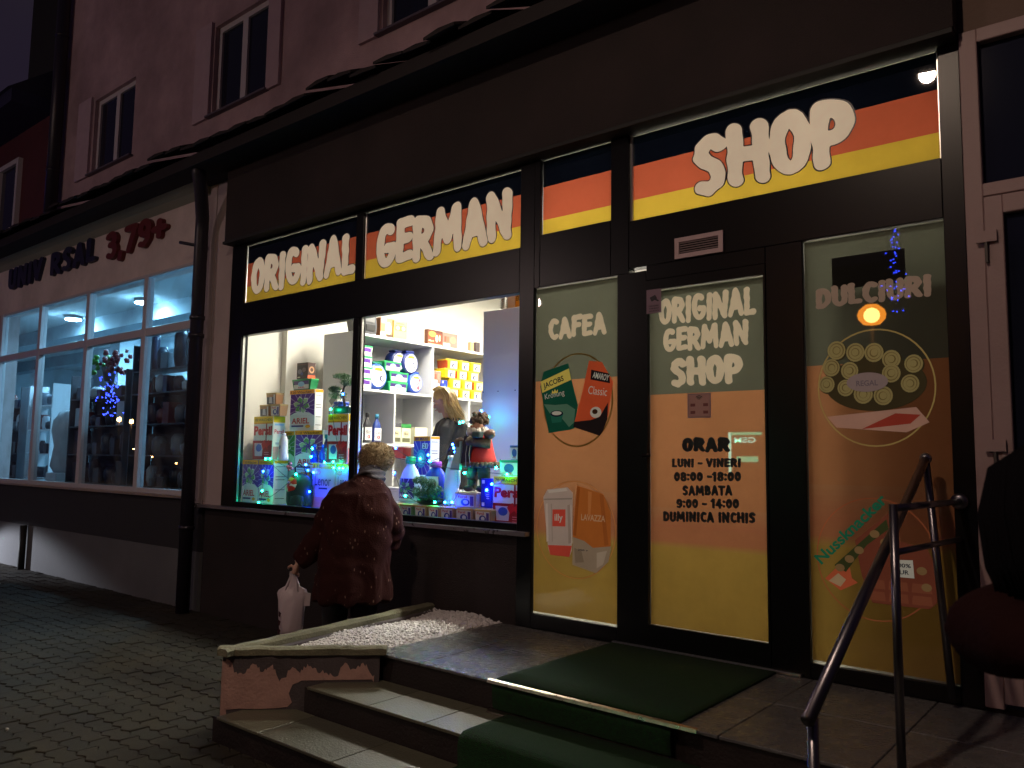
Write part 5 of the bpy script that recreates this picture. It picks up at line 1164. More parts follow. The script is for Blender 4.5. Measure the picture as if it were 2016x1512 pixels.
# bonsai trees
def foliage(b, c, rx, rz, n, cols, sz=.022):
    for i in range(n):
        while True:
            u = np.array([random.uniform(-1, 1) for _ in range(3)])
            if u@u < 1: break
        p_ = Vector((c[0]+u[0]*rx, c[1]+u[1]*rx*.8, c[2]+u[2]*rz)); d = Vector((random.gauss(0, 1), random.gauss(0, 1), random.gauss(.5, .7))).normalized(); s_ = d.cross(Vector((0, 0, 1)))*.0035 if abs(d.z) < .99 else Vector((.003, 0, 0))
        L = sz*random.uniform(.6, 1.3); b.add([p_-s_, p_+s_, p_+d*L], [(0, 1, 2)], random.choice(cols))
fg = [M('needle_%d' % i, c, .7) for i, c in enumerate(((.05, .14, .05), (.08, .19, .07), (.03, .09, .04), (.15, .25, .10)))]
t = thing('bonsai_tree', 'artificial bonsai with four flat green pads on the right hand red and white box', 'bonsai', (-6.0, .36, 2.012))
b = MB(); b.box(-6.17, -5.94, .33, .43, 2.012, 2.085, P(25, 60, 45), .01); b.build('pot', t)
b = MB(); b.tube([(-6.06, .38, 2.08), (-6.075, .38, 2.16), (-6.10, .38, 2.21), (-6.08, .38, 2.27), (-6.09, .38, 2.34)], [.014, .012, .011, .008, .005], M('bonsai_bark', (.05, .035, .025), .9), 8)
b.tube([(-6.09, .38, 2.20), (-6.16, .38, 2.20), (-6.19, .38, 2.19)], [.008, .006, .003], M('bonsai_bark', (.05, .035, .025), .9), 6); b.tube([(-6.09, .38, 2.26), (-6.04, .38, 2.30), (-6.01, .38, 2.31)], [.007, .005, .003], M('bonsai_bark', (.05, .035, .025), .9), 6); b.build('trunk', t)
for (x, z, rx, rz) in ((-6.03, 2.375, .085, .022), (-5.93, 2.315, .075, .03), (-6.13, 2.255, .06, .024), (-6.08, 2.195, .09, .032)):
    b = MB(); foliage(b, (x-.09, .38, z), rx*1.2, rz*1.3, 1300, fg, .018); b.build('foliage', t)
t = thing('bonsai_tree', 'bushy dark green bonsai in a low pot at the bottom of the right pane', 'bonsai', (-4.72, .2, 1.228))
b = MB(); b.lathe([(.09, 0), (.12, .01), (.13, .05), (.10, .055)], (-4.72, .21, 1.228), P(15, 25, 22), 18, 1.1, .6); b.build('pot', t)
b = MB(); b.tube([(-4.72, .2, 1.28), (-4.74, .2, 1.34), (-4.69, .2, 1.40)], [.015, .012, .006], M('bonsai_bark', (.05, .035, .025), .9), 8); b.build('trunk', t)
for (x, z, rx, rz) in ((-4.80, 1.42, .07, .035), (-4.70, 1.40, .08, .04), (-4.62, 1.35, .075, .04), (-4.80, 1.33, .075, .05), (-4.70, 1.30, .13, .04)):
    b = MB(); foliage(b, (x, .17, z), rx, rz, 1100, fg, .02); b.build('foliage', t)
b = MB(); b.box(-6.016, -5.847, .95, 1.06, 1.60, 1.71, P(150, 30, 40), .003); tag(b.build('sweet_pack'), 'small dark red pack below the lower shelf, left of the green capped bottle', 'packet')

# ------------------------------------------------ shelving along the left wall (faces +x)
t = thing('shelving_unit', 'white laminate shelving along the left wall behind the window with packs on three levels', 'shelving', (-7.1, 2.4, .5))
XB, XF = -7.36, -6.844
b = MB(); b.box(XB, XF, 1.10, 1.124, .505, 2.985, lamin, .002); b.build('end_panel', t)
b = MB(); b.box(XB, XF, 4.2, 4.224, .505, 2.985, lamin, .002); b.build('end_panel', t)
for z in (1.17, 1.765, 2.365, 2.977): b = MB(); b.box(XB, XF-.001, 1.125, 4.199, z-.028, z, lamin, .002); b.build('shelf_board', t)
b = MB(); b.box(XB-.02, XB-.001, 1.125, 4.199, .505, 2.95, lamin); b.build('back_panel', t)
for y, p_, q_ in ((1.735, 1.766, 2.336), (2.33, 2.366, 2.948), (2.34, 1.766, 2.336), (3.0, 1.766, 2.336), (3.5, 2.366, 2.948), (1.735, 1.171, 1.736), (2.34, 1.171, 1.736), (3.0, 1.171, 1.736)): b = MB(); b.box(XB, XF-.002, y-.012, y+.012, p_, q_, lamin); b.build('divider', t)
def sbox(label, y0, y1, z0, h, d, col, dsg=None, fr=None, cat='box', group=None, name='packet_box', xf=-6.865): return carton(name, label, cat, xf-d, xf, y0, y1, z0+.001, z0+h, col, fr, dsg, group)
# top board
t2 = thing('coffee_machine', 'dark grey coffee machine at the left end of the top shelf', 'coffee machine', (-7.0, 1.34, 2.978))
b = MB(); b.prism([(1.26, 2.978), (1.45, 2.978), (1.46, 3.08), (1.44, 3.2), (1.40, 3.23), (1.24, 3.23), (1.22, 3.12)], -7.12, -6.88, P(70, 70, 75), 'x'); b.build('housing', t2, True)
b = MB(); b.box(-6.879, -6.87, 1.30, 1.43, 3.02, 3.09, BLACK); b.box(-6.879, -6.872, 1.27, 1.42, 3.12, 3.2, P(110, 110, 112)); b.build('front_panel', t2)
sbox('grey and orange capsule box next to the coffee machine', 1.50, 1.68, 2.978, .22, .12, P(190, 130, 90), d_cap)
sbox('yellow green capsule box on the top shelf', 1.70, 1.91, 2.978, .215, .12, P(230, 215, 120), d_yg)
sbox('brown chocolate box with golden badge on the top shelf', 2.25, 2.50, 2.978, .185, .06, BROWN, d_choc)
sbox('grey brown chocolate box right of the golden badged one', 2.505, 2.77, 2.978, .18, .05, P(140, 110, 100), d_choc2)
sbox('narrow orange striped pack at the right end of the top shelf', 3.02, 3.08, 2.978, .12, .05, P(235, 150, 110), None)
sbox('small dark pack at the right end of the top shelf beside the white panel', 3.12, 3.2, 2.978, .13, .05, P(70, 60, 60), None)
# upper compartment
for k in range(4): pod_tub('%s of four white tubs with green lids behind the mullion' % ['lowest', 'second lowest', 'third', 'topmost'][k], -7.05, -6.87, 1.22, 1.40, 2.366+.121*k, 2.366+.121*k+.12, P(235, 235, 235), P(40, 170, 100), t_side, 'white tubs with green lids', 's')
drum('blue drum with cream oval label at the left of the upper shelf', (-6.98, 1.50, 2.366+.152), .15, .10, 'x', P(35, 80, 175), P(30, 110, 90))
for k, (y0, y1, lb) in enumerate(((1.65, 1.95, 'bottom green tub of the middle stack on the upper shelf'), (1.66, 1.96, 'middle green tub of the stack on the upper shelf'), (1.58, 1.84, 'top green tub with purple print on the upper shelf stack'))): pod_tub(lb, -7.06, -6.87, y0, y1, 2.366+.115*k, 2.366+.115*k+.114, P(30, 160, 90), P(40, 175, 95), t_green, 'green pod tubs on the upper shelf', 's')
drum('navy drum with round label on top of the drum pile, upper shelf', (-6.97, 2.02, 2.72), .135, .07, 'x', P(25, 40, 110), P(25, 40, 110))
drum('dark blue drum lying behind the topmost navy drum', (-7.0, 1.86, 2.73), .12, .07, 'x', P(20, 30, 90), P(20, 30, 90))
drum('blue drum with red flowers on its label, lower right of the upper compartment', (-6.97, 2.10, 2.366+.125), .122, .08, 'x', P(40, 80, 190), P(40, 80, 190), None, P(225, 90, 110))
tg = 'yellow pod tubs stacked on the upper shelf'
rn = ['bottom', 'second', 'third', 'top']; cn = ['left', 'middle', 'right']
for r in range(4):
    for c in range(3):
        y0 = 2.62+c*.215+(.04 if r % 2 else 0)-(.05 if r > 1 else 0)
        pod_tub('%s yellow tub in the %s row of the yellow tub wall behind the seller' % (cn[c], rn[r]), -7.06, -6.87-(0.01*(r > 1)), y0, y0+.20, 2.366+.119*r, 2.366+.119*r+.118, YEL if (r+c) % 3 else P(170, 70, 40), P(235, 205, 60), t_persily, tg, 's')
sbox('blue box with red flower print left of the yellow tubs', 2.50, 2.61, 2.366, .20, .1, P(60, 80, 180), d_bluebox)
sbox('lower small white box at the left of the right compartment', 2.37, 2.48, 2.366, .15, .1, WHITE, t_blue); sbox('upper small white box with black corners in the right compartment', 2.37, 2.49, 2.518, .15, .1, WHITE, d_choc2)
# lower compartments
yb = lambda y: y
def sbottle(label, y, h, r, col, capc, lab, txt_, tcol):
    t = thing('cleaner_bottle', label, 'cleaner bottle', (-6.95, y, 1.766), None)
    b = MB(); b.lathe(shoulder(r, h*.86, r*.35), (-6.95, y, 1.766), col, 20, .6, 1); b.build('bottle', t)
    b = MB(); b.lathe([(r*.38, 0), (r*.38, h*.12), (r*.3, h*.14)], (-6.95, y, 1.766+h*.86), capc, 14); b.build('cap', t)
    b = MB(); fn = lambda u, v, d=0: (-6.95+r*.6*math.cos((u-.5)*1.6)+.002+d, y+(u-.5)*2*r*.85, 1.766+h*(.1+.42*v)); p = Pr(b, fn); 
    for i in range(6): b.add([fn(i/6, 0), fn((i+1)/6, 0), fn((i+1)/6, 1), fn(i/6, 1)], [(0, 1, 2, 3)], lab)
    p.text(txt_, .15, .5, .85, .8, tcol, 0); p.ell(.5, .25, .2, .14, RED); b.build('label_print', t)
sbottle('white softener bottle at the left of the lower shelf', 1.30, .33, .055, WHITE, WHITE, P(215, 230, 235), 'Coral', P(90, 150, 180))
sbottle('black laundry bottle with white label on the lower shelf', 1.42, .34, .058, P(30, 30, 36), P(30, 30, 36), P(235, 230, 232), 'Black', BLACK)
sbottle('blue laundry bottle with light blue cap on the lower shelf', 1.56, .33, .06, P(40, 65, 140), P(70, 150, 190), P(235, 235, 240), 'Coral', NAVY)
def pouch(label, y, h, w_, col, topc):
    t = thing('snack_pouch', label, 'pouch', (-6.93, y, 1.766)); b = MB()
    b.prism([(y-w_, 1.767), (y+w_, 1.767), (y+w_*.95, 1.767+h*.8), (y+w_*1.05, 1.767+h), (y-w_*1.05, 1.767+h), (y-w_*.9, 1.767+h*.8)], -6.96, -6.90, col, 'x'); b.build('pouch', t)
    b = MB(); p = Pr(b, lambda u, v, d=0: (-6.8985+d, y-w_+2*w_*u, 1.767+h*v)); p.rect(0, .8, 1, 1, topc); p.ell(.5, .5, .3, .16, P(220, 210, 170)); p.rect(.1, .1, .9, .3, P(90, 90, 60)); p.text('Bio', .3, .45, .7, .58, BLACK); b.build('front_print', t)
pouch('dark printed pouch at the left of the middle lower compartment', 1.82, .24, .07, P(205, 205, 190), P(70, 70, 80)); pouch('pouch with bright green top in the middle lower compartment', 1.97, .235, .075, P(220, 225, 200), P(40, 130, 60))
sbox('cream carton beside the green topped pouch', 2.08, 2.28, 1.766, .2, .12, P(240, 235, 205), None)
sbox('cream carton behind the sellers shoulder on the lower shelf', 2.40, 2.7, 1.766, .22, .12, P(240, 235, 205), None)
# white panel (side of the second unit) and things on it
t = thing('tall_cabinet', 'tall plain white cabinet side with small screw holes behind the doll', 'cabinet', (-4.6, 2, .5))
b = MB(); b.box(-4.893, -4.30, 1.03, 1.06, .505, 2.975, lamin, .003); b.build('side_panel', t)
b = MB(); b.box(-4.893, -4.30, 1.061, 3.2, 2.945, 2.974, lamin); b.box(-4.893, -4.30, 3.17, 3.2, .505, 2.944, lamin); b.box(-4.33, -4.30, 1.061, 3.169, .505, 2.944, lamin); b.build('carcass', t)
for (x, z) in ((-4.88, 2.22), (-4.70, 2.22), (-4.50, 2.22), (-4.66, 1.60), (-4.86, 1.62)): b = MB(); b.lathe([(.006, 0), (.006, -.002)], (x, 1.029, z), BLACK, 10, ax='y'); b.build('screw', t)
for i, x in enumerate((-4.73, -4.66)):
    b = MB(); b.lathe([(.025, 0), (.025, .16)], (x, 1.12, 2.976), WHITE, 14)
    for k in range(7): b.tube([(x-.024, 1.10, 2.985+.02*k), (x, 1.094, 2.995+.02*k), (x+.024, 1.10, 3.005+.02*k)], .003, BLACK, 5)
    tag(b.build('striped_candle'), ['left', 'right'][i]+' black and white striped candle on top of the white cabinet', 'candle', 'striped candles on the cabinet')
carton('export_box', 'orange box lettered EXPORT on top of the white cabinet at the window edge', 'box', -4.53, -4.40, 1.05, 1.2, 2.976, 3.14, OR, d_export)
carton('gift_box', 'pale peach box on top of the white cabinet', 'box', -4.62, -4.535, 1.05, 1.2, 2.976, 3.12, P(240, 200, 160), None)
b = MB(); b.box(-4.90, -4.5, 1.3, 1.55, 1.0, 1.03, lamin)
t = thing('shop_counter', 'white shop counter behind the window display', 'counter', (-5.3, 1.2, .5)); b = MB(); b.box(-6.1, -4.95, .72, .86, .505, 1.30, lamin, .004); b.build('panel', t)
b = MB(); b.box(-6.12, -4.93, .70, .90, 1.301, 1.325, P(200, 200, 205), .004); b.build('counter_top', t)
b = MB(); b.tube([(-4.62+.13*math.cos(a_), .62, 1.28+.10*math.sin(a_)) for a_ in [PI*k/12 for k in range(13)]], .006, P(220, 220, 220), 8); b.add([(-4.75, .63, 1.232), (-4.49, .63, 1.232), (-4.49, .63, 1.24), (-4.75, .63, 1.24)], [(0, 1, 2, 3)], P(30, 30, 35)); tag(b.build('wire_arch'), 'thin pale arched rim behind the dolls boots', 'wire hoop')

# ------------------------------------------------ winter doll
t = thing('winter_doll', 'bearded winter doll in red coat with brown fur trim, on a pod tub', 'doll', (-4.27, .3, 1.343))
X0, Y0, Z0 = -4.27, .30, 1.343
fur = M('brown_fur', (.14, .095, .07), .95, bump=1, bs=160, var=.4, vs=30); felt = M('red_felt', (.55, .03, .03), .85, bump=.4, bs=200); tro = M('doll_trousers', (.09, .07, .06), .9, bump=.4, bs=120); boot = M('doll_boot', (.03, .025, .025), .6)
b = MB(); b.lathe([(.135, .205), (.15, .215), (.13, .27), (.105, .36), (.09, .43), (.06, .47), (.035, .485)], (X0+.02, Y0, Z0), felt, 24, 1, .8); b.build('coat', t)
b = MB(); b.prism([(X0-.085, Z0+.225), (X0+.0, Z0+.225), (X0+.005, Z0+.44), (X0-.05, Z0+.44)], Y0-.122, Y0-.02, M('doll_vest', (.035, .025, .04), .9, bump=.5, bs=80)); b.build('vest', t)
b = MB()
for k in range(28):
    a_ = 2*PI*k/28; b.ball((X0+.02+.145*math.cos(a_), Y0+.118*math.sin(a_), Z0+.215), .024, fur, jit=.25, n=8, m=6)
b.build('fur_hem', t)
for s_ in (-1, 1):
    b = MB(); b.tube([(X0+s_*.055, Y0, Z0+.23), (X0+s_*.06, Y0, Z0+.10)], [.055, .048], tro, 12); b.build('trouser_leg', t)
    b = MB(); b.tube([(X0+s_*.062, Y0, Z0+.13), (X0+s_*.064, Y0, Z0+.05), (X0+s_*.066, Y0-.015, Z0+.028)], [.045, .04, .042], boot, 12); b.ball((X0+s_*.066, Y0-.035, Z0+.028), .042, boot, .9, 1.4, .65); b.build('boot', t)
for s_, hand in ((-1, (X0-.13, Y0-.09, Z0+.39)), (1, (X0+.02, Y0-.12, Z0+.40))):
    b = MB(); b.tube([(X0+.02+s_*.07, Y0, Z0+.44), (X0+.02+s_*.12, Y0-.05, Z0+.38), hand], [.035, .04, .038], fur, 12); b.ball(hand, .042, fur, jit=.2); b.build('arm', t)
b = MB(); b.ball((X0-.01, Y0-.01, Z0+.52), .052, P(205, 150, 125), 1, .95, 1.05, 16, 12); b.ball((X0-.02, Y0-.07, Z0+.52), .012, P(215, 140, 120)); b.build('head', t)
b = MB()
for k in range(60):
    a_ = random.uniform(0, 2*PI); z = random.uniform(0, .07); r_ = .062*math.sqrt(max(0, 1-(z/.095)**2)); b.ball((X0-.005+r_*math.cos(a_), Y0+.005+r_*math.sin(a_), Z0+.55+z), .02, fur, jit=.3, n=7, m=5)
b.ball((X0-.005, Y0+.015, Z0+.575), .062, fur, 1, 1, .95, jit=.12, n=16, m=12); b.build('fur_hat', t)
b = MB()
for k in range(40): a_ = random.uniform(PI*.9, 2.1*PI); b.ball((X0-.015+.07*math.cos(a_), Y0+.065*math.sin(a_), Z0+.47+random.uniform(-.01, .03)), .022, P(215, 205, 195), jit=.3, n=7, m=5)
b.build('beard', t)
b = MB(); b.box(X0+.05, X0+.13, Y0-.15, Y0-.09, Z0+.425, Z0+.475, P(60, 75, 75), .008); b.build('lantern_box', t)
b = MB(); b.ball((X0+.155, Y0-.05, Z0+.455), .045, P(120, 95, 85), 1.2, .8, .85, jit=.15); b.build('sack', t)
b = MB(); b.add([(X0-.20, Y0-.12, Z0+.17), (X0-.10, Y0-.12, Z0+.17), (X0-.09, Y0-.115, Z0+.40), (X0-.13, Y0-.115, Z0+.40), (X0-.20, Y0-.09, Z0+.17), (X0-.10, Y0-.09, Z0+.17), (X0-.09, Y0-.1, Z0+.40), (X0-.13, Y0-.1, Z0+.40)], [(0, 1, 2, 3), (5, 4, 7, 6), (1, 5, 6, 2), (4, 0, 3, 7), (3, 2, 6, 7), (4, 5, 1, 0)], P(150, 180, 170)); b.build('scarf_end', t)
for dx_ in (0, .035): b = MB(); b.tube([(X0+dx_, Y0-.14, Z0+.38), (X0-.02+dx_, Y0-.135, Z0+.30), (X0-.015+dx_*1.3, Y0-.135, Z0+.20)], .0035, P(190, 170, 140), 6); b.build('cord', t)

# ------------------------------------------------ fairy lights
ledC = M('led_cyan', (.3, 1, .8), .4, es=150, ecol=(.006, .85, .42)); ledB = M('led_blue', (.3, .4, 1), .4, es=340, ecol=(.003, .03, 1)); wire = M('led_wire', (.01, .03, .02), .6)
b0 = MB(); b0.ball((0, 0, 0), .0100, ledC, n=8, m=6); b1 = MB(); b1.ball((0, 0, 0), .0098, ledB, n=8, m=6)
def garland(label, pts):
    t = thing("fairy_lights", label, "fairy lights", (0, 0, 0))
    off = OFF[t.name]; pr = {}
    for c, x, y, z in pts:
        if c not in pr: o = (b0 if c == 'c' else b1).build('bulb', t); pr[c] = o
        else: o = pr[c].copy(); COL.objects.link(o); o.parent = t
        o.location = Vector((x, y, z))-off
    # reset mesh-local offset: prototypes were built at the origin minus the thing's offset
    w = MB(); ps = []
    for (c, x, y, z), (c2, x2, y2, z2) in zip(pts[:-1], pts[1:]):
        for k in range(5):
            s_ = k/5; ps.append((x+(x2-x)*s_, y+(y2-y)*s_+.006, z+(z2-z)*s_-.03*math.sin(s_*PI)))
    ps.append((pts[-1][1], pts[-1][2]+.006, pts[-1][3])); w.tube(ps, .0022, wire, 5); w.build('wire', t); return t
L1 = sorted([l for l in LEDS if l[1] < -5.6], key=lambda l: (round(l[3]*2.4), l[1])); L2 = sorted([l for l in LEDS if l[1] >= -5.6], key=lambda l: (round(l[3]*3), l[1]))
garland('string of blue and turquoise fairy lights draped over the boxes in the left pane', L1)
garland('string of blue and turquoise fairy lights around the doll and bottles in the right pane', L2)
# ================================================================== people
def organic(mb, name, parent, voxel, mats, smooth=6, fold=None, keepuv=False):
    o = mb.build(name, None)
    for m in list(o.data.materials): pass
    r = o.modifiers.new('r', 'REMESH'); r.mode = 'VOXEL'; r.voxel_size = voxel; r.use_smooth_shade = True
    s_ = o.modifiers.new('s', 'SMOOTH'); s_.factor = .5; s_.iterations = smooth
    dg = bpy.context.evaluated_depsgraph_get(); me = bpy.data.meshes.new_from_object(o.evaluated_get(dg))
    old = o.data; o.modifiers.clear(); o.data = me; bpy.data.meshes.remove(old); me.name = name
    me.materials.clear()
    for m in mats: me.materials.append(m)
    if fold:
        n = len(me.vertices); co = np.empty(n*3); me.vertices.foreach_get('co', co); co = co.reshape(-1, 3); no = np.empty(n*3); me.vertices.foreach_get('normal', no); no = no.reshape(-1, 3)
        co = co+no*fold(co)[:, None]; me.vertices.foreach_set('co', co.ravel())
    me.polygons.foreach_set('material_index', [0]*len(me.polygons)); me.polygons.foreach_set('use_smooth', [True]*len(me.polygons)); me.update()
    o.parent = parent; return o
skin = M('skin', (.52, .30, .22), .5, var=.12, vs=20)
def hand(b, w, d, curl, side, L=.17, m=None):
    """w wrist, d direction of the hand; five fingers curling towards 'curl'"""
    m = m or skin; w = Vector(w); d = Vector(d).normalized(); cu = Vector(curl).normalized(); lat = d.cross(cu).normalized()*side
    palm = w+d*.045
    b.tube([w-d*.02, w+d*.02, palm, w+d*.085], [.026, .03, .04, .036], m, 12, flat=.55)
    for k, (o_, ln) in enumerate(((-.03, .062), (-.010, .074), (.011, .07), (.031, .056))):
        p0 = w+d*.075+lat*o_; p1 = p0+(d*.8+cu*.35).normalized()*ln*.42; p2 = p1+(d*.2+cu*.95).normalized()*ln*.34; p3 = p2+(-d*.4+cu*.8).normalized()*ln*.26
        b.tube([p0, p1, p2, p3], [.0095, .009, .0085, .0075], m, 8)
    p0 = w+d*.03-lat*.032; p1 = p0+(d*.5-lat*.6+cu*.4).normalized()*.035; p2 = p1+(d*.6+cu*.7).normalized()*.03
    b.tube([p0, p1, p2], [.013, .011, .009], m, 8)
def headmb(b, c, f, up=(0, 0, 1), s=1.0, m=None):
    m = m or skin; c = Vector(c); f = Vector(f).normalized(); up = Vector(up).normalized(); r = f.cross(up).normalized(); up = r.cross(f)
    def el(o_, rad, sc):
        i0 = len(b.v); b.ball((0, 0, 0), rad, m, n=18, m=14)
        for i in range(i0, len(b.v)):
            v = b.v[i]; q = c+(r*(o_[0]+v[0]*sc[0])+f*(o_[1]+v[1]*sc[1])+up*(o_[2]+v[2]*sc[2]))*s; b.v[i] = tuple(q)
    el((0, -.01, .03), .09, (.84, 1.06, .98)); el((0, .03, -.045), .062, (.9, .9, 1.0)); el((0, .062, -.085), .028, (1.1, .8, .7))
    el((0, .098, -.018), .014, (.9, 1.1, 1.5)); el((0, .108, -.032), .012, (1.1, 1, .8)); el((0, .085, .02), .02, (2.2, .5, .5)); el((0, .09, -.062), .014, (1.6, .7, .45))
    for k in (-1, 1): el((k*.078, -.005, -.01), .022, (.35, .8, 1.25)); el((k*.045, .065, -.035), .03, (.8, .8, .8))
    return lambda o_: c+(r*o_[0]+f*o_[1]+up*o_[2])*s
def eyes(par, H, s=1):
    b = MB()
    for k in (-1, 1): b.ball(H((k*.032, .079, .002)), .011*s, P(230, 225, 220), n=10, m=8); b.ball(H((k*.032, .0865, .002)), .0055*s, P(40, 30, 25), n=8, m=6)
    b.build('eyes', par); b = MB()
    b.tube([H((-.02, .101, -.064)), H((0, .1045, -.062)), H((.02, .101, -.064))], [.003, .0045, .003], P(170, 90, 85), 6); b.build('lips', par)
    b = MB()
    for k in (-1, 1): b.tube([H((k*.018, .094, .023)), H((k*.034, .092, .027)), H((k*.05, .08, .021))], [.002, .003, .002], P(110, 85, 60), 6)
    b.build('eyebrows', par)

# ---- old woman from behind. local axes: L right (camera side), Fw towards the window, z up
WC = Vector((-4.715, -.60, 0)); ang = math.radians(46)
RL = Vector((math.cos(ang), math.sin(ang), 0)); FL = Vector((-math.sin(ang), math.cos(ang), 0))
def wl(x, y, z): return WC+RL*x+FL*y+Vector((0, 0, z))
wo_ = thing('person', 'old woman in speckled maroon coat and fur hat looking into the shop window', 'person', tuple(WC))
OFF[wo_.name] = WC.copy()
def local(b):   # organic() builds in world space; shift to the thing's base
    b.v = [tuple(Vector(v)-WC) for v in b.v]; return b
b = MB()
hd = wl(.155, .20, 1.555); Hf = headmb(b, hd, FL*.95+RL*(-.1)+Vector((0, 0, -.28)), (0, 0, 1))
b.tube([wl(.05, .06, 1.28), wl(.11, .13, 1.40), wl(.15, .18, 1.50)], [.085, .06, .055], skin, 14)
b.tube([wl(0, -.02, .80), wl(.02, -.01, 1.0), wl(.03, .02, 1.2), wl(.04, .05, 1.32)], [.15, .15, .16, .12], skin, 16, flat=.75)
b.tube([wl(-.16, .04, 1.28), wl(-.27, -.0, 1.03), wl(-.385, .02, .83)], [.05, .04, .028], skin, 12)
b.tube([wl(.24, .05, 1.26), wl(.31, .08, 1.02), wl(.22, .26, 1.02)], [.05, .04, .03], skin, 12)
for k in (-1, 1): b.tube([wl(k*.09, 0, .84), wl(k*.10, .03, .45), wl(k*.10, -.01, .08)], [.09, .06, .045], skin, 12); b.tube([wl(k*.1, -.04, .03), wl(k*.105, .12, .025)], [.035, .03], skin, 10)
hand(b, wl(-.385, .02, .83), (-.25*RL.x, -.25*RL.y, -1), FL, 1); hand(b, wl(.22, .26, 1.02), FL-RL*.3, (0, 0, -1), -1)
organic(local(b), 'body', wo_, .0085, [skin], 3)
b = MB(); eyes(wo_, Hf)
coatm = M('speckled_maroon_coat', (.05, .014, .014), .95, bump=.6, bs=120, spec=.12)
# light flecks woven into the cloth
t, n, l = coatm.node_tree, coatm.node_tree.nodes, coatm.node_tree.links
pb = [q for q in n if q.type == 'BSDF_PRINCIPLED'][0]; tcn = n.new('ShaderNodeTexCoord'); mp = n.new('ShaderNodeMapping'); mp.inputs['Scale'].default_value = (30, 30, 13); mp.inputs['Rotation'].default_value = (.3, .35, 0)
vo = n.new('ShaderNodeTexVoronoi'); vo.inputs['Scale'].default_value = 1.0; cr_ = n.new('ShaderNodeValToRGB'); cr_.color_ramp.elements[0].position = .09; cr_.color_ramp.elements[0].color = (.22, .14, .11, 1); cr_.color_ramp.elements[1].position = .17; cr_.color_ramp.elements[1].color = (.034, .010, .009, 1)
l.new(tcn.outputs['Object'], mp.inputs['Vector']); l.new(mp.outputs[0], vo.inputs['Vector']); l.new(vo.outputs['Distance'], cr_.inputs['Fac']); l.new(cr_.outputs['Color'], pb.inputs['Base Color'])
b = MB()
def ring_loft(b, rings, mat, n=40):
    vs = []; fs = []
    for (cx, cy, z, rx, ry, tilt) in rings:
        for k in range(n):
            a = 2*PI*k/n; ca, sa = math.cos(a), math.sin(a); x = cx+rx*math.copysign(abs(ca)**.85, ca); y = cy+ry*math.copysign(abs(sa)**.85, sa); p = wl(x, y, z+tilt*y); vs.append(p)
    for i in range(len(rings)-1):
        for k in range(n): fs.append((i*n+k, i*n+(k+1) % n, (i+1)*n+(k+1) % n, (i+1)*n+k))
    fs += [tuple(range(n-1, -1, -1)), tuple((len(rings)-1)*n+k for k in range(n))]
    b.add(vs, fs, mat, True)
ring_loft(b, [(.015, -.02, .565, .27, .20, 0), (.015, -.02, .60, .275, .205, 0), (.02, -.02, .75, .262, .20, 0), (.03, -.02, .92, .25, .19, 0), (.045, -.02, 1.08, .242, .185, 0), (.065, -.01, 1.20, .235, .175, 0), (.075, .01, 1.33, .195, .15, 0), (.085, .04, 1.40, .15, .12, 0), (.095, .07, 1.445, .10, .09, 0), (.1, .09, 1.465, .075, .075, 0)], coatm)
b.tube([wl(-.02, .03, 1.375), wl(-.09, .02, 1.32), wl(-.14, .01, 1.22), wl(-.185, 0, 1.10), wl(-.245, -.01, .99), wl(-.325, .01, .88), wl(-.375, .02, .835)], [.065, .085, .088, .08, .073, .065, .057], coatm, 20)
b.tube([wl(.13, .05, 1.37), wl(.20, .04, 1.315), wl(.25, .03, 1.22), wl(.285, .04, 1.08), wl(.28, .09, .99), wl(.25, .19, 1.0), wl(.23, .24, 1.02)], [.07, .09, .092, .088, .083, .068, .06], coatm, 20)
def foldw(co):
    out = np.zeros(len(co))
    for i, c in enumerate(co):
        x, y, z = c; a = math.atan2(y, x)
        low = max(0, min(1, (1.15-z)/.5))
        n1 = noise.noise(Vector((x*5, y*5, z*3))); out[i] = .002+.018*noise.noise(Vector((x*7, y*7, z*2.2)))+.012*(1-abs(noise.noise(Vector((x*11+3*n1, y*11, z*6))))*2)*.6+.014*low*math.sin(a*8+z*2+2*n1)+.009*math.sin(z*30+x*15+7*n1)*max(0, 1-abs(z-1.0)*2.2)
    return out
organic(local(b), 'coat', wo_, .009, [coatm], 14, foldw)
b = MB(); cz = .7
b.box(0, 0, 0, 0, 0, 0, coatm) if False else None
scf = M('grey_scarf', (.085, .075, .085), .9, bump=.8, bs=90)
b.tube([wl(.10, .06, 1.41), wl(.13, .11, 1.46), wl(.145, .14, 1.50)], [.115, .105, .088], scf, 20)
organic(local(b), 'scarf', wo_, .011, [scf], 2, lambda co: np.array([.009*math.sin(c[2]*150+6*noise.noise(Vector(c)*6)) for c in co]))
hm = M('pale_fur_hat', (.40, .29, .16), .95, bump=1, bs=90, var=.45, vs=22)
b = MB(); hc = wl(.155, .175, 1.60)-WC
b.ball(hc, .130, hm, 1.0, 1.02, .90, 40, 28)
cc = hc
for i, v in enumerate(b.v):
    d = Vector(v)-cc; q = Vector((d.x*26, d.y*26, d.z*26)); b.v[i] = tuple(cc+d*(1+.11*noise.noise(q)+.05*noise.noise(q*2.4)))
OFF['x'] = 0
b.v = [tuple(Vector(v)+WC) for v in b.v]
rs_ = random.Random(2); hm2 = [hm, M('fur_tuft_dark', (.14, .09, .05), .95), M('fur_tuft_light', (.55, .43, .27), .95)]
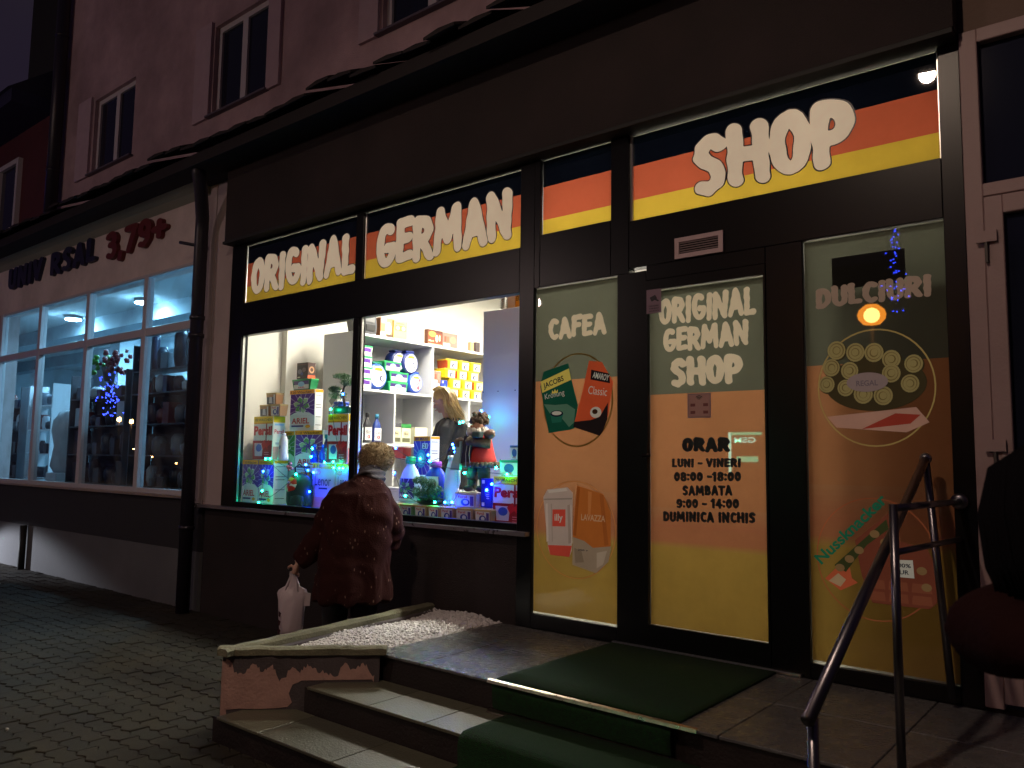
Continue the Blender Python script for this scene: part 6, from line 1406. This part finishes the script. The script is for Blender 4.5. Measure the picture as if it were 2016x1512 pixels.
for i in range(6500):
    z = rs_.uniform(-.75, 1); a = rs_.uniform(0, 2*PI); q = Vector((math.sqrt(1-z*z)*math.cos(a), math.sqrt(1-z*z)*math.sin(a), z)); p = WC+cc+Vector((q.x*.130, q.y*.132, q.z*.115)); d = (q+Vector((rs_.gauss(0, .5), rs_.gauss(0, .5), rs_.gauss(-.1, .5)))).normalized(); s_ = d.cross(q+Vector((.1, .2, .3))).normalized()*.0022
    b.add([p-s_, p+s_, p+d*rs_.uniform(.012, .026)], [(0, 1, 2)], hm2[i % 3])
b.build('fur_hat', wo_)
trm = M('black_trousers', (.012, .011, .013), .8, bump=.3, bs=40)
for k in (-1, 1):
    b = MB(); b.tube([wl(k*.10, 0, .62), wl(k*.105, .02, .4), wl(k*.105, 0, .2), wl(k*.105, 0, .1)], [.11, .09, .08, .075], trm, 16); b.build('trouser_leg', wo_)
    b = MB(); b.tube([wl(k*.105, -.05, .045), wl(k*.105, 0, .055), wl(k*.11, .09, .04), wl(k*.112, .17, .03)], [.045, .055, .045, .03], M('black_boot', (.012, .01, .01), .45), 14); b.build('boot', wo_)
# carrier bag
bm_ = M('white_plastic_bag', (.60, .50, .55), .35, bump=.5, bs=25)
t = thing('carrier_bag', 'white plastic carrier bag hanging from the old womans left hand', 'bag', tuple(wl(-.40, .02, .30)))
b = MB(); n = 28; rings = []
for (z, rx, ry) in ((.30, .05, .03), (.31, .072, .045), (.36, .082, .055), (.46, .09, .06), (.56, .10, .05), (.61, .108, .035), (.635, .10, .022), (.66, .05, .018), (.72, .03, .012), (.765, .016, .01)):
    rings.append([wl(-.415+rx*math.cos(2*PI*k/n)+.012*noise.noise(Vector((k*.7, z*20, 0))), .02+ry*math.sin(2*PI*k/n)+.016*noise.noise(Vector((k*.9, z*14, 5))), z) for k in range(n)])
vs = [v for r in rings for v in r]; fs = [(i*n+k, i*n+(k+1) % n, (i+1)*n+(k+1) % n, (i+1)*n+k) for i in range(len(rings)-1) for k in range(n)]+[tuple(range(n-1, -1, -1))]
b.add(vs, fs, bm_, True)
b.build('bag', t)
for dx_ in (-.05, .045):
    b = MB(); b.tube([wl(-.415+dx_, .02, .62), wl(-.41+dx_*.5, .02, .71), wl(-.402, .035, .765), wl(-.40, .045, .775)], [.026, .018, .010, .009], bm_, 10, flat=.3); b.build('handle', t)
b = MB(); b.prism([(0, 0), (.04, 0), (.045, .09), (0, .1)], 0, .004, bm_)
b.v = [tuple(wl(-.325+v[0], .0+v[1], .52+v[2])) for v in b.v]; b.build('flap', t)
b = MB()
for k in range(3):
    b.add([wl(-.50+.002*k, -.045-.001*k, .34+.06*k), wl(-.485, -.05, .33+.06*k), wl(-.478, -.05, .36+.06*k), wl(-.497, -.045, .375+.06*k)], [(0, 1, 2, 3)], P(60, 30, 40))
b.build('print', t)

# ---- seller
SC = Vector((-5.33, 1.09, .535))
R2 = Vector((.78, .62, 0)); F2 = Vector((-.90, -.38, 0)).normalized()     # facing left
Rr = Vector((-F2.y, F2.x, 0))*-1                                         # her right-hand side direction
def sl(f, r, z): return SC+F2*f+Rr*r+Vector((0, 0, z))
se = thing('person', 'blonde shop assistant in black jacket behind the display, looking down in profile', 'person', tuple(SC)); OFF[se.name] = SC.copy()
def loc2(b): b.v = [tuple(Vector(v)-SC) for v in b.v]; return b
b = MB(); hp = sl(.10, 0, 1.63); H2 = headmb(b, hp, F2+Vector((0, 0, -.45)), (0, 0, 1), 1.0)
b.tube([sl(-.01, 0, 1.36), sl(.03, 0, 1.47), sl(.07, 0, 1.57)], [.07, .055, .05], skin, 14)
b.tube([sl(0, 0, .85), sl(-.01, 0, 1.05), sl(0, 0, 1.25), sl(0, 0, 1.38)], [.14, .115, .14, .1], skin, 16)
for k in (-1, 1):
    b.tube([sl(0, k*.17, 1.36), sl(.03, k*.21, 1.10), sl(.24, k*.16, .98)], [.045, .038, .027], skin, 12); hand(b, sl(.24, k*.16, .98), F2-Vector((0, 0, .3)), (0, 0, -1), k)
    b.tube([sl(0, k*.09, .88), sl(.01, k*.1, .48), sl(0, k*.1, .08)], [.085, .06, .045], skin, 12); b.tube([sl(-.04, k*.1, .03), sl(.14, k*.1, .028)], [.035, .028], skin, 10)
organic(loc2(b), 'body', se, .0085, [skin], 3); eyes(se, H2)
bj = M('black_jacket', (.012, .012, .013), .7, bump=.3, bs=40)
b = MB(); b.tube([sl(0, 0, .80), sl(-.01, 0, .95), sl(-.01, 0, 1.1), sl(.01, 0, 1.28), sl(0, 0, 1.40), sl(.01, 0, 1.46)], [.185, .165, .155, .185, .15, .08], bj, 26)
for k in (-1, 1): b.tube([sl(-.01, k*.12, 1.40), sl(-.01, k*.19, 1.34), sl(.02, k*.225, 1.12), sl(.06, k*.21, 1.04), sl(.22, k*.165, .985)], [.07, .078, .062, .06, .046], bj, 18)
organic(loc2(b), 'jacket', se, .011, [bj], 5, lambda co: np.array([.012*noise.noise(Vector((c[0]*9, c[1]*9, c[2]*6))) for c in co]))
b = MB(); b.tube([sl(0, 0, .86), sl(0, 0, .5), sl(0, 0, .12)], [.17, .15, .13], trm, 20); b.build('skirt', se)
hairm = [M('blonde_hair_%d' % i, c, .42, var=.2, vs=30) for i, c in enumerate(((.58, .36, .10), (.70, .48, .17), (.42, .24, .07), (.64, .44, .16)))]
b = MB(); b.ball(H2((0, -.022, .045)), .094, hairm[0], .95, .98, .92, 24, 16)
rh = random.Random(5)
for k in range(300):
    side = rh.uniform(-1, 1); back = rh.uniform(-.95, -.28) if abs(side) > .55 else rh.uniform(-1, -.35)
    p0 = H2((side*.03, rh.uniform(-.03, .05), .132+rh.uniform(-.006, .008))); lat = side*.098; bk = back*.115
    p1 = H2((lat*.9, bk*.8-.01, .085)); p2 = H2((lat*1.1, bk-.015, .0)); e = rh.uniform(.15, .27)
    fall = Vector((.22, .12, -1)).normalized()
    p3 = p2+fall*(e*.45)+Vector((rh.gauss(0, .012), rh.gauss(0, .012), 0)); p4 = p2+fall*e+Vector((rh.gauss(0, .026)+.035, rh.gauss(0, .026), 0)); r = rh.uniform(.006, .0115)
    b.tube([p0, p1, p2, p3, p4], [r*.7, r, r*1.1, r, r*.25], rh.choice(hairm), 6, flat=.5)
b.build('hair', se)

# ---- person at the right edge, close to the camera
QC = Vector((-.02, -2.70, 0)); FQ = Vector((-.63, .77, 0)).normalized(); RQ = Vector((FQ.y, -FQ.x, 0))
def ql(r, f, z): return QC+RQ*r+FQ*f+Vector((0, 0, z))
pq = thing('person', 'person with dark hair and maroon jacket close by, cut by the right edge', 'person', tuple(QC)); OFF[pq.name] = QC.copy()
def loc3(b): b.v = [tuple(Vector(v)-QC) for v in b.v]; return b
V3 = Vector
HD, SL, EL, WR, NK, SR = V3((-.175, -2.793, 1.482)), V3((-.162, -2.777, 1.335)), V3((-.258, -2.884, 1.32)), V3((-.144, -2.982, 1.315)), V3((-.149, -2.743, 1.372)), V3((.052, -2.57, 1.325))
b = MB(); H3 = headmb(b, HD, FQ+Vector((0, 0, -.25)))
b.tube([ql(0, 0, 1.05), NK, HD+Vector((0, 0, -.04))], [.09, .065, .055], skin, 14); b.tube([ql(0, 0, .75), ql(0, 0, .95), ql(0, 0, 1.15)], [.14, .13, .14], skin, 16)
b.tube([SL, EL, WR], [.05, .042, .028], skin, 12); hand(b, WR, RQ+FQ*.4, (0, 0, -1), 1)
b.tube([SR, ql(.24, 0, .95), ql(.12, .2, .95)], [.05, .042, .028], skin, 12); hand(b, ql(.12, .2, .95), FQ, (0, 0, -1), -1)
for k in (-1, 1): b.tube([ql(k*.09, 0, .78), ql(k*.1, .02, .42), ql(k*.1, 0, .08)], [.09, .06, .045], skin, 12); b.tube([ql(k*.1, -.04, .03), ql(k*.1, .13, .028)], [.035, .028], skin, 10)
organic(loc3(b), 'body', pq, .0085, [skin], 3); eyes(pq, H3)
mj = M('maroon_jacket', (.016, .004, .004), .9, bump=.3, bs=60, var=.2, spec=.1)
b = MB(); b.tube([ql(0, 0, .62), ql(0, 0, .8), ql(0, 0, 1.0), ql(0, 0, 1.16), (NK+ql(0, 0, 1.2))/2, NK], [.17, .17, .165, .15, .10, .08], mj, 26, flat=.85)
b.tube([ql(0, 0, 1.15), SL, (SL+EL)/2, EL, (EL+WR)/2, WR], [.09, .085, .078, .074, .062, .05], mj, 18)
b.tube([ql(0, 0, 1.15), SR, ql(.24, 0, .97), ql(.12, .2, .95)], [.09, .08, .07, .05], mj, 18)
organic(loc3(b), 'jacket', pq, .011, [mj], 6, lambda co: np.array([.012*noise.noise(Vector((c[0]*9, c[1]*9, c[2]*6))) for c in co]))
dhm = M('dark_hair', (.003, .0025, .004), .9, spec=.08)
b = MB(); b.ball(H3((0, -.02, .02)), .114, dhm, .95, 1.0, 1.12, 28, 18)
for k in range(900):
    a = rh.uniform(.12*PI, 1.88*PI); lat, bk = math.sin(a), math.cos(a)*(1 if math.cos(a) < 0 else .5); q = rh.uniform(.97, 1.05)
    b.tube([H3((.02*lat, -.02, .150*q)), H3((.085*lat*q, -.02+.085*bk*q, .115)), H3((.116*lat*q, -.02+.116*bk*q, .03)), H3((.118*lat*q, -.02+.118*bk*q, -.06)), H3((.095*lat*q+rh.gauss(0, .006), -.02+.095*bk*q, -.125+rh.gauss(0, .008)))], [.003, .004, .0045, .004, .0015], dhm, 4)
b.build('hair', pq)
for k in (-1, 1):
    b = MB(); b.tube([ql(k*.1, 0, .75), ql(k*.105, .02, .4), ql(k*.105, 0, .1)], [.11, .085, .07], trm, 14); b.build('trouser_leg', pq)
    b = MB(); b.tube([ql(k*.105, -.05, .045), ql(k*.11, .09, .04), ql(k*.112, .17, .03)], [.05, .045, .03], M('black_boot', (.012, .01, .01), .45), 12); b.build('boot', pq)

# ================================================================== street behind the camera (seen in the panes)
amber = bpy.data.materials.new('amber_globe'); t_, n_, l_ = nodes(amber); o_ = n_.new('ShaderNodeOutputMaterial'); x_ = n_.new('ShaderNodeMixShader'); x_.inputs[0].default_value = .5
e_ = n_.new('ShaderNodeEmission'); e_.inputs['Color'].default_value = (1, .30, .02, 1); e_.inputs['Strength'].default_value = 26; tr_ = n_.new('ShaderNodeBsdfTransparent'); l_.new(tr_.outputs[0], x_.inputs[1]); l_.new(e_.outputs[0], x_.inputs[2]); l_.new(x_.outputs[0], o_.inputs[0])
def lantern(name, label, x, y, z, kind):
    t = thing(name, label, 'street lamp', (x, y, -.05))
    b = MB(); b.tube([(x, y, -.06), (x, y, z-.25)], [.07, .045], darkpipe, 12); b.build('post', t)
    em = M('sodium_glow', (1, .6, .2), .4, es=110, ecol=(1, .50, .14))
    if kind == 'small':
        b = MB(); b.ball((x, y, z-.1), .13, em, n=14, m=10); b.build('lamp_globe', t)
    elif kind == 'globe':
        b = MB(); b.lathe([(.05, -.21), (.16, -.19), (.25, -.09), (.27, 0), (.24, .1), (.12, .2)], (x, y, z), amber, 24); b.build('lamp_globe', t); b = MB(); b.lathe([(.24, 0), (.14, .08), (.03, .12)], (x, y, z+.205), darkpipe, 20); b.build('lamp_cap', t)
    else:
        b = MB(); b.tube([(x, y, z-.26), (x, y, z+.02), (x, y+.4, z+.15), (x, y+.9, z+.16)], .04, darkpipe, 10); b.build('arm', t)
        b = MB(); b.lathe([(.05, .12), (.17, .08), (.2, 0)], (x, y+1.0, z+.02), darkpipe, 18); b.build('lamp_hood', t); b = MB(); b.lathe([(.03, -.1), (.15, -.06), (.185, -.005)], (x, y+1.0, z+.02), em, 18); b.build('lamp_lens', t)
    return t
lantern('street_lamp', 'globe street lamp on a post across the street', -4.52, -12.4, 4.61, 'globe')
t = thing('street_lamp', 'hooded street lamp on a curved mast near the shop', 'street lamp', (-1.95, -8.2, -.05))
b = MB(); b.tube([(-1.95, -8.2, -.06), (-1.95, -8.2, 5.5), (-1.95, -8.0, 6.05), (-1.95, -7.4, 6.29), (-1.95, -5.35, 6.30)], [.08, .06, .05, .045, .04], darkpipe, 12); b.build('mast', t)
b = MB(); b.lathe([(.04, .18), (.12, .12), (.145, 0)], (-1.95, -5.33, 6.10), darkpipe, 18); b.build('lamp_hood', t)
for i, (x, y, z) in enumerate(((-47.6, -17.2, 3.75), (-47.3, -17.8, 3.65))): lantern('street_lamp', ['globe street lamp far down the street', 'second globe street lamp far down the street'][i], x, y, z, 'small')
blueE = M('blue_led_strand', (.2, .3, 1), .4, es=60, ecol=(.03, .06, 1))
def ledcloud(name, label, x, y, z0, z1, wd, n):
    t = thing(name, label, 'light garland', (x, y, z0)); b = MB(); rr = random.Random(int(x*7))
    for k in range(n): b.ball((x+rr.gauss(0, wd), y+rr.uniform(-.2, .2), rr.uniform(z0, z1)), .019, blueE, n=6, m=4)
    b.build('led_bulbs', t); b = MB(); b.tube([(x, y, z1+.5), (x, y, z0)], .02, darkpipe, 6); b.build('cable', t)
ledcloud('led_garland', 'vertical strand of tiny blue lights hanging across the street', -5.85, -19.8, 5.9, 8.5, .13, 46)
ledcloud('led_garland', 'cluster of blue lights on a tree down the street', -22.8, -5.6, 2.65, 3.9, .22, 70)
t = thing('opposite_building', 'dark block across the street with a small green phone shop sign', 'building', (-6, -24, 0))
b = MB(); b.box(-26, 14, -26, -22, -.06, 8, M('far_facade', (.02, .016, .016), .9)); b.build('wall', t)
t = thing('phone_shop_sign', 'green lit sign lettered GSM across the street', 'sign', (-5.4, -9.2, 1.2))
gE = M('green_sign_light', (.1, .8, .5), .5, es=7, ecol=(.15, .9, .5)); gE2 = M('pale_sign_light', (.5, .9, .7), .5, es=12, ecol=(.45, 1, .75))
b = MB(); b.box(-6.15, -6.11, -9.23, -9.17, 1.40, 2.15, gE2); b.box(-6.11, -5.55, -9.23, -9.17, 2.10, 2.15, gE); b.box(-6.11, -5.55, -9.23, -9.2, 1.40, 2.095, M('sign_dark', (.02, .06, .04), .5)); b.build('sign_box', t)
b = MB(); vs, fs, a = btext('GSM', .02); b.flat((vs, fs), lambda u, v: (-5.64-.40*u, -9.165, 1.96+.10*v), gE2); b.rect(-6.0, -5.6, 1.62, 1.72, -9.165, gE); b.build('lettering', t)
b = MB(); b.box(-6.15, -6.11, -9.22, -9.18, -.06, 1.399, darkpipe); b.build('post', t)
t = thing('wall_floodlight', 'small ground floodlight washing the base wall of the discount shop', 'floodlight', (-14.95, -1.55, 0)); b = MB(); b.box(-15.07, -14.95, -1.6, -1.45, .26, .42, darkpipe); b.build('housing', t); b = MB(); b.tube([(-15, -1.52, -.03), (-15, -1.52, .3)], .02, darkpipe, 8); b.build('stake', t)

for i, (x, y, z) in enumerate(((-42, -15.5, 1.9), (-44, -17.5, 1.5), (-40, -16.8, 1.2), (-45, -20.5, 1.7), (-39, -18.6, 1.4))):
    t = thing('distant_lamp', ['first', 'second', 'third', 'fourth', 'fifth'][i]+' small distant lamp down the street', 'lamp', (x, y, -.05), 'small distant lamps')
    b = MB(); b.ball((x, y, z), .05, M('sodium_glow', (1, .6, .2), .4), n=8, m=6); b.build('bulb', t); b = MB(); b.tube([(x, y, -.06), (x, y, z-.05)], .02, darkpipe, 6); b.build('post', t)
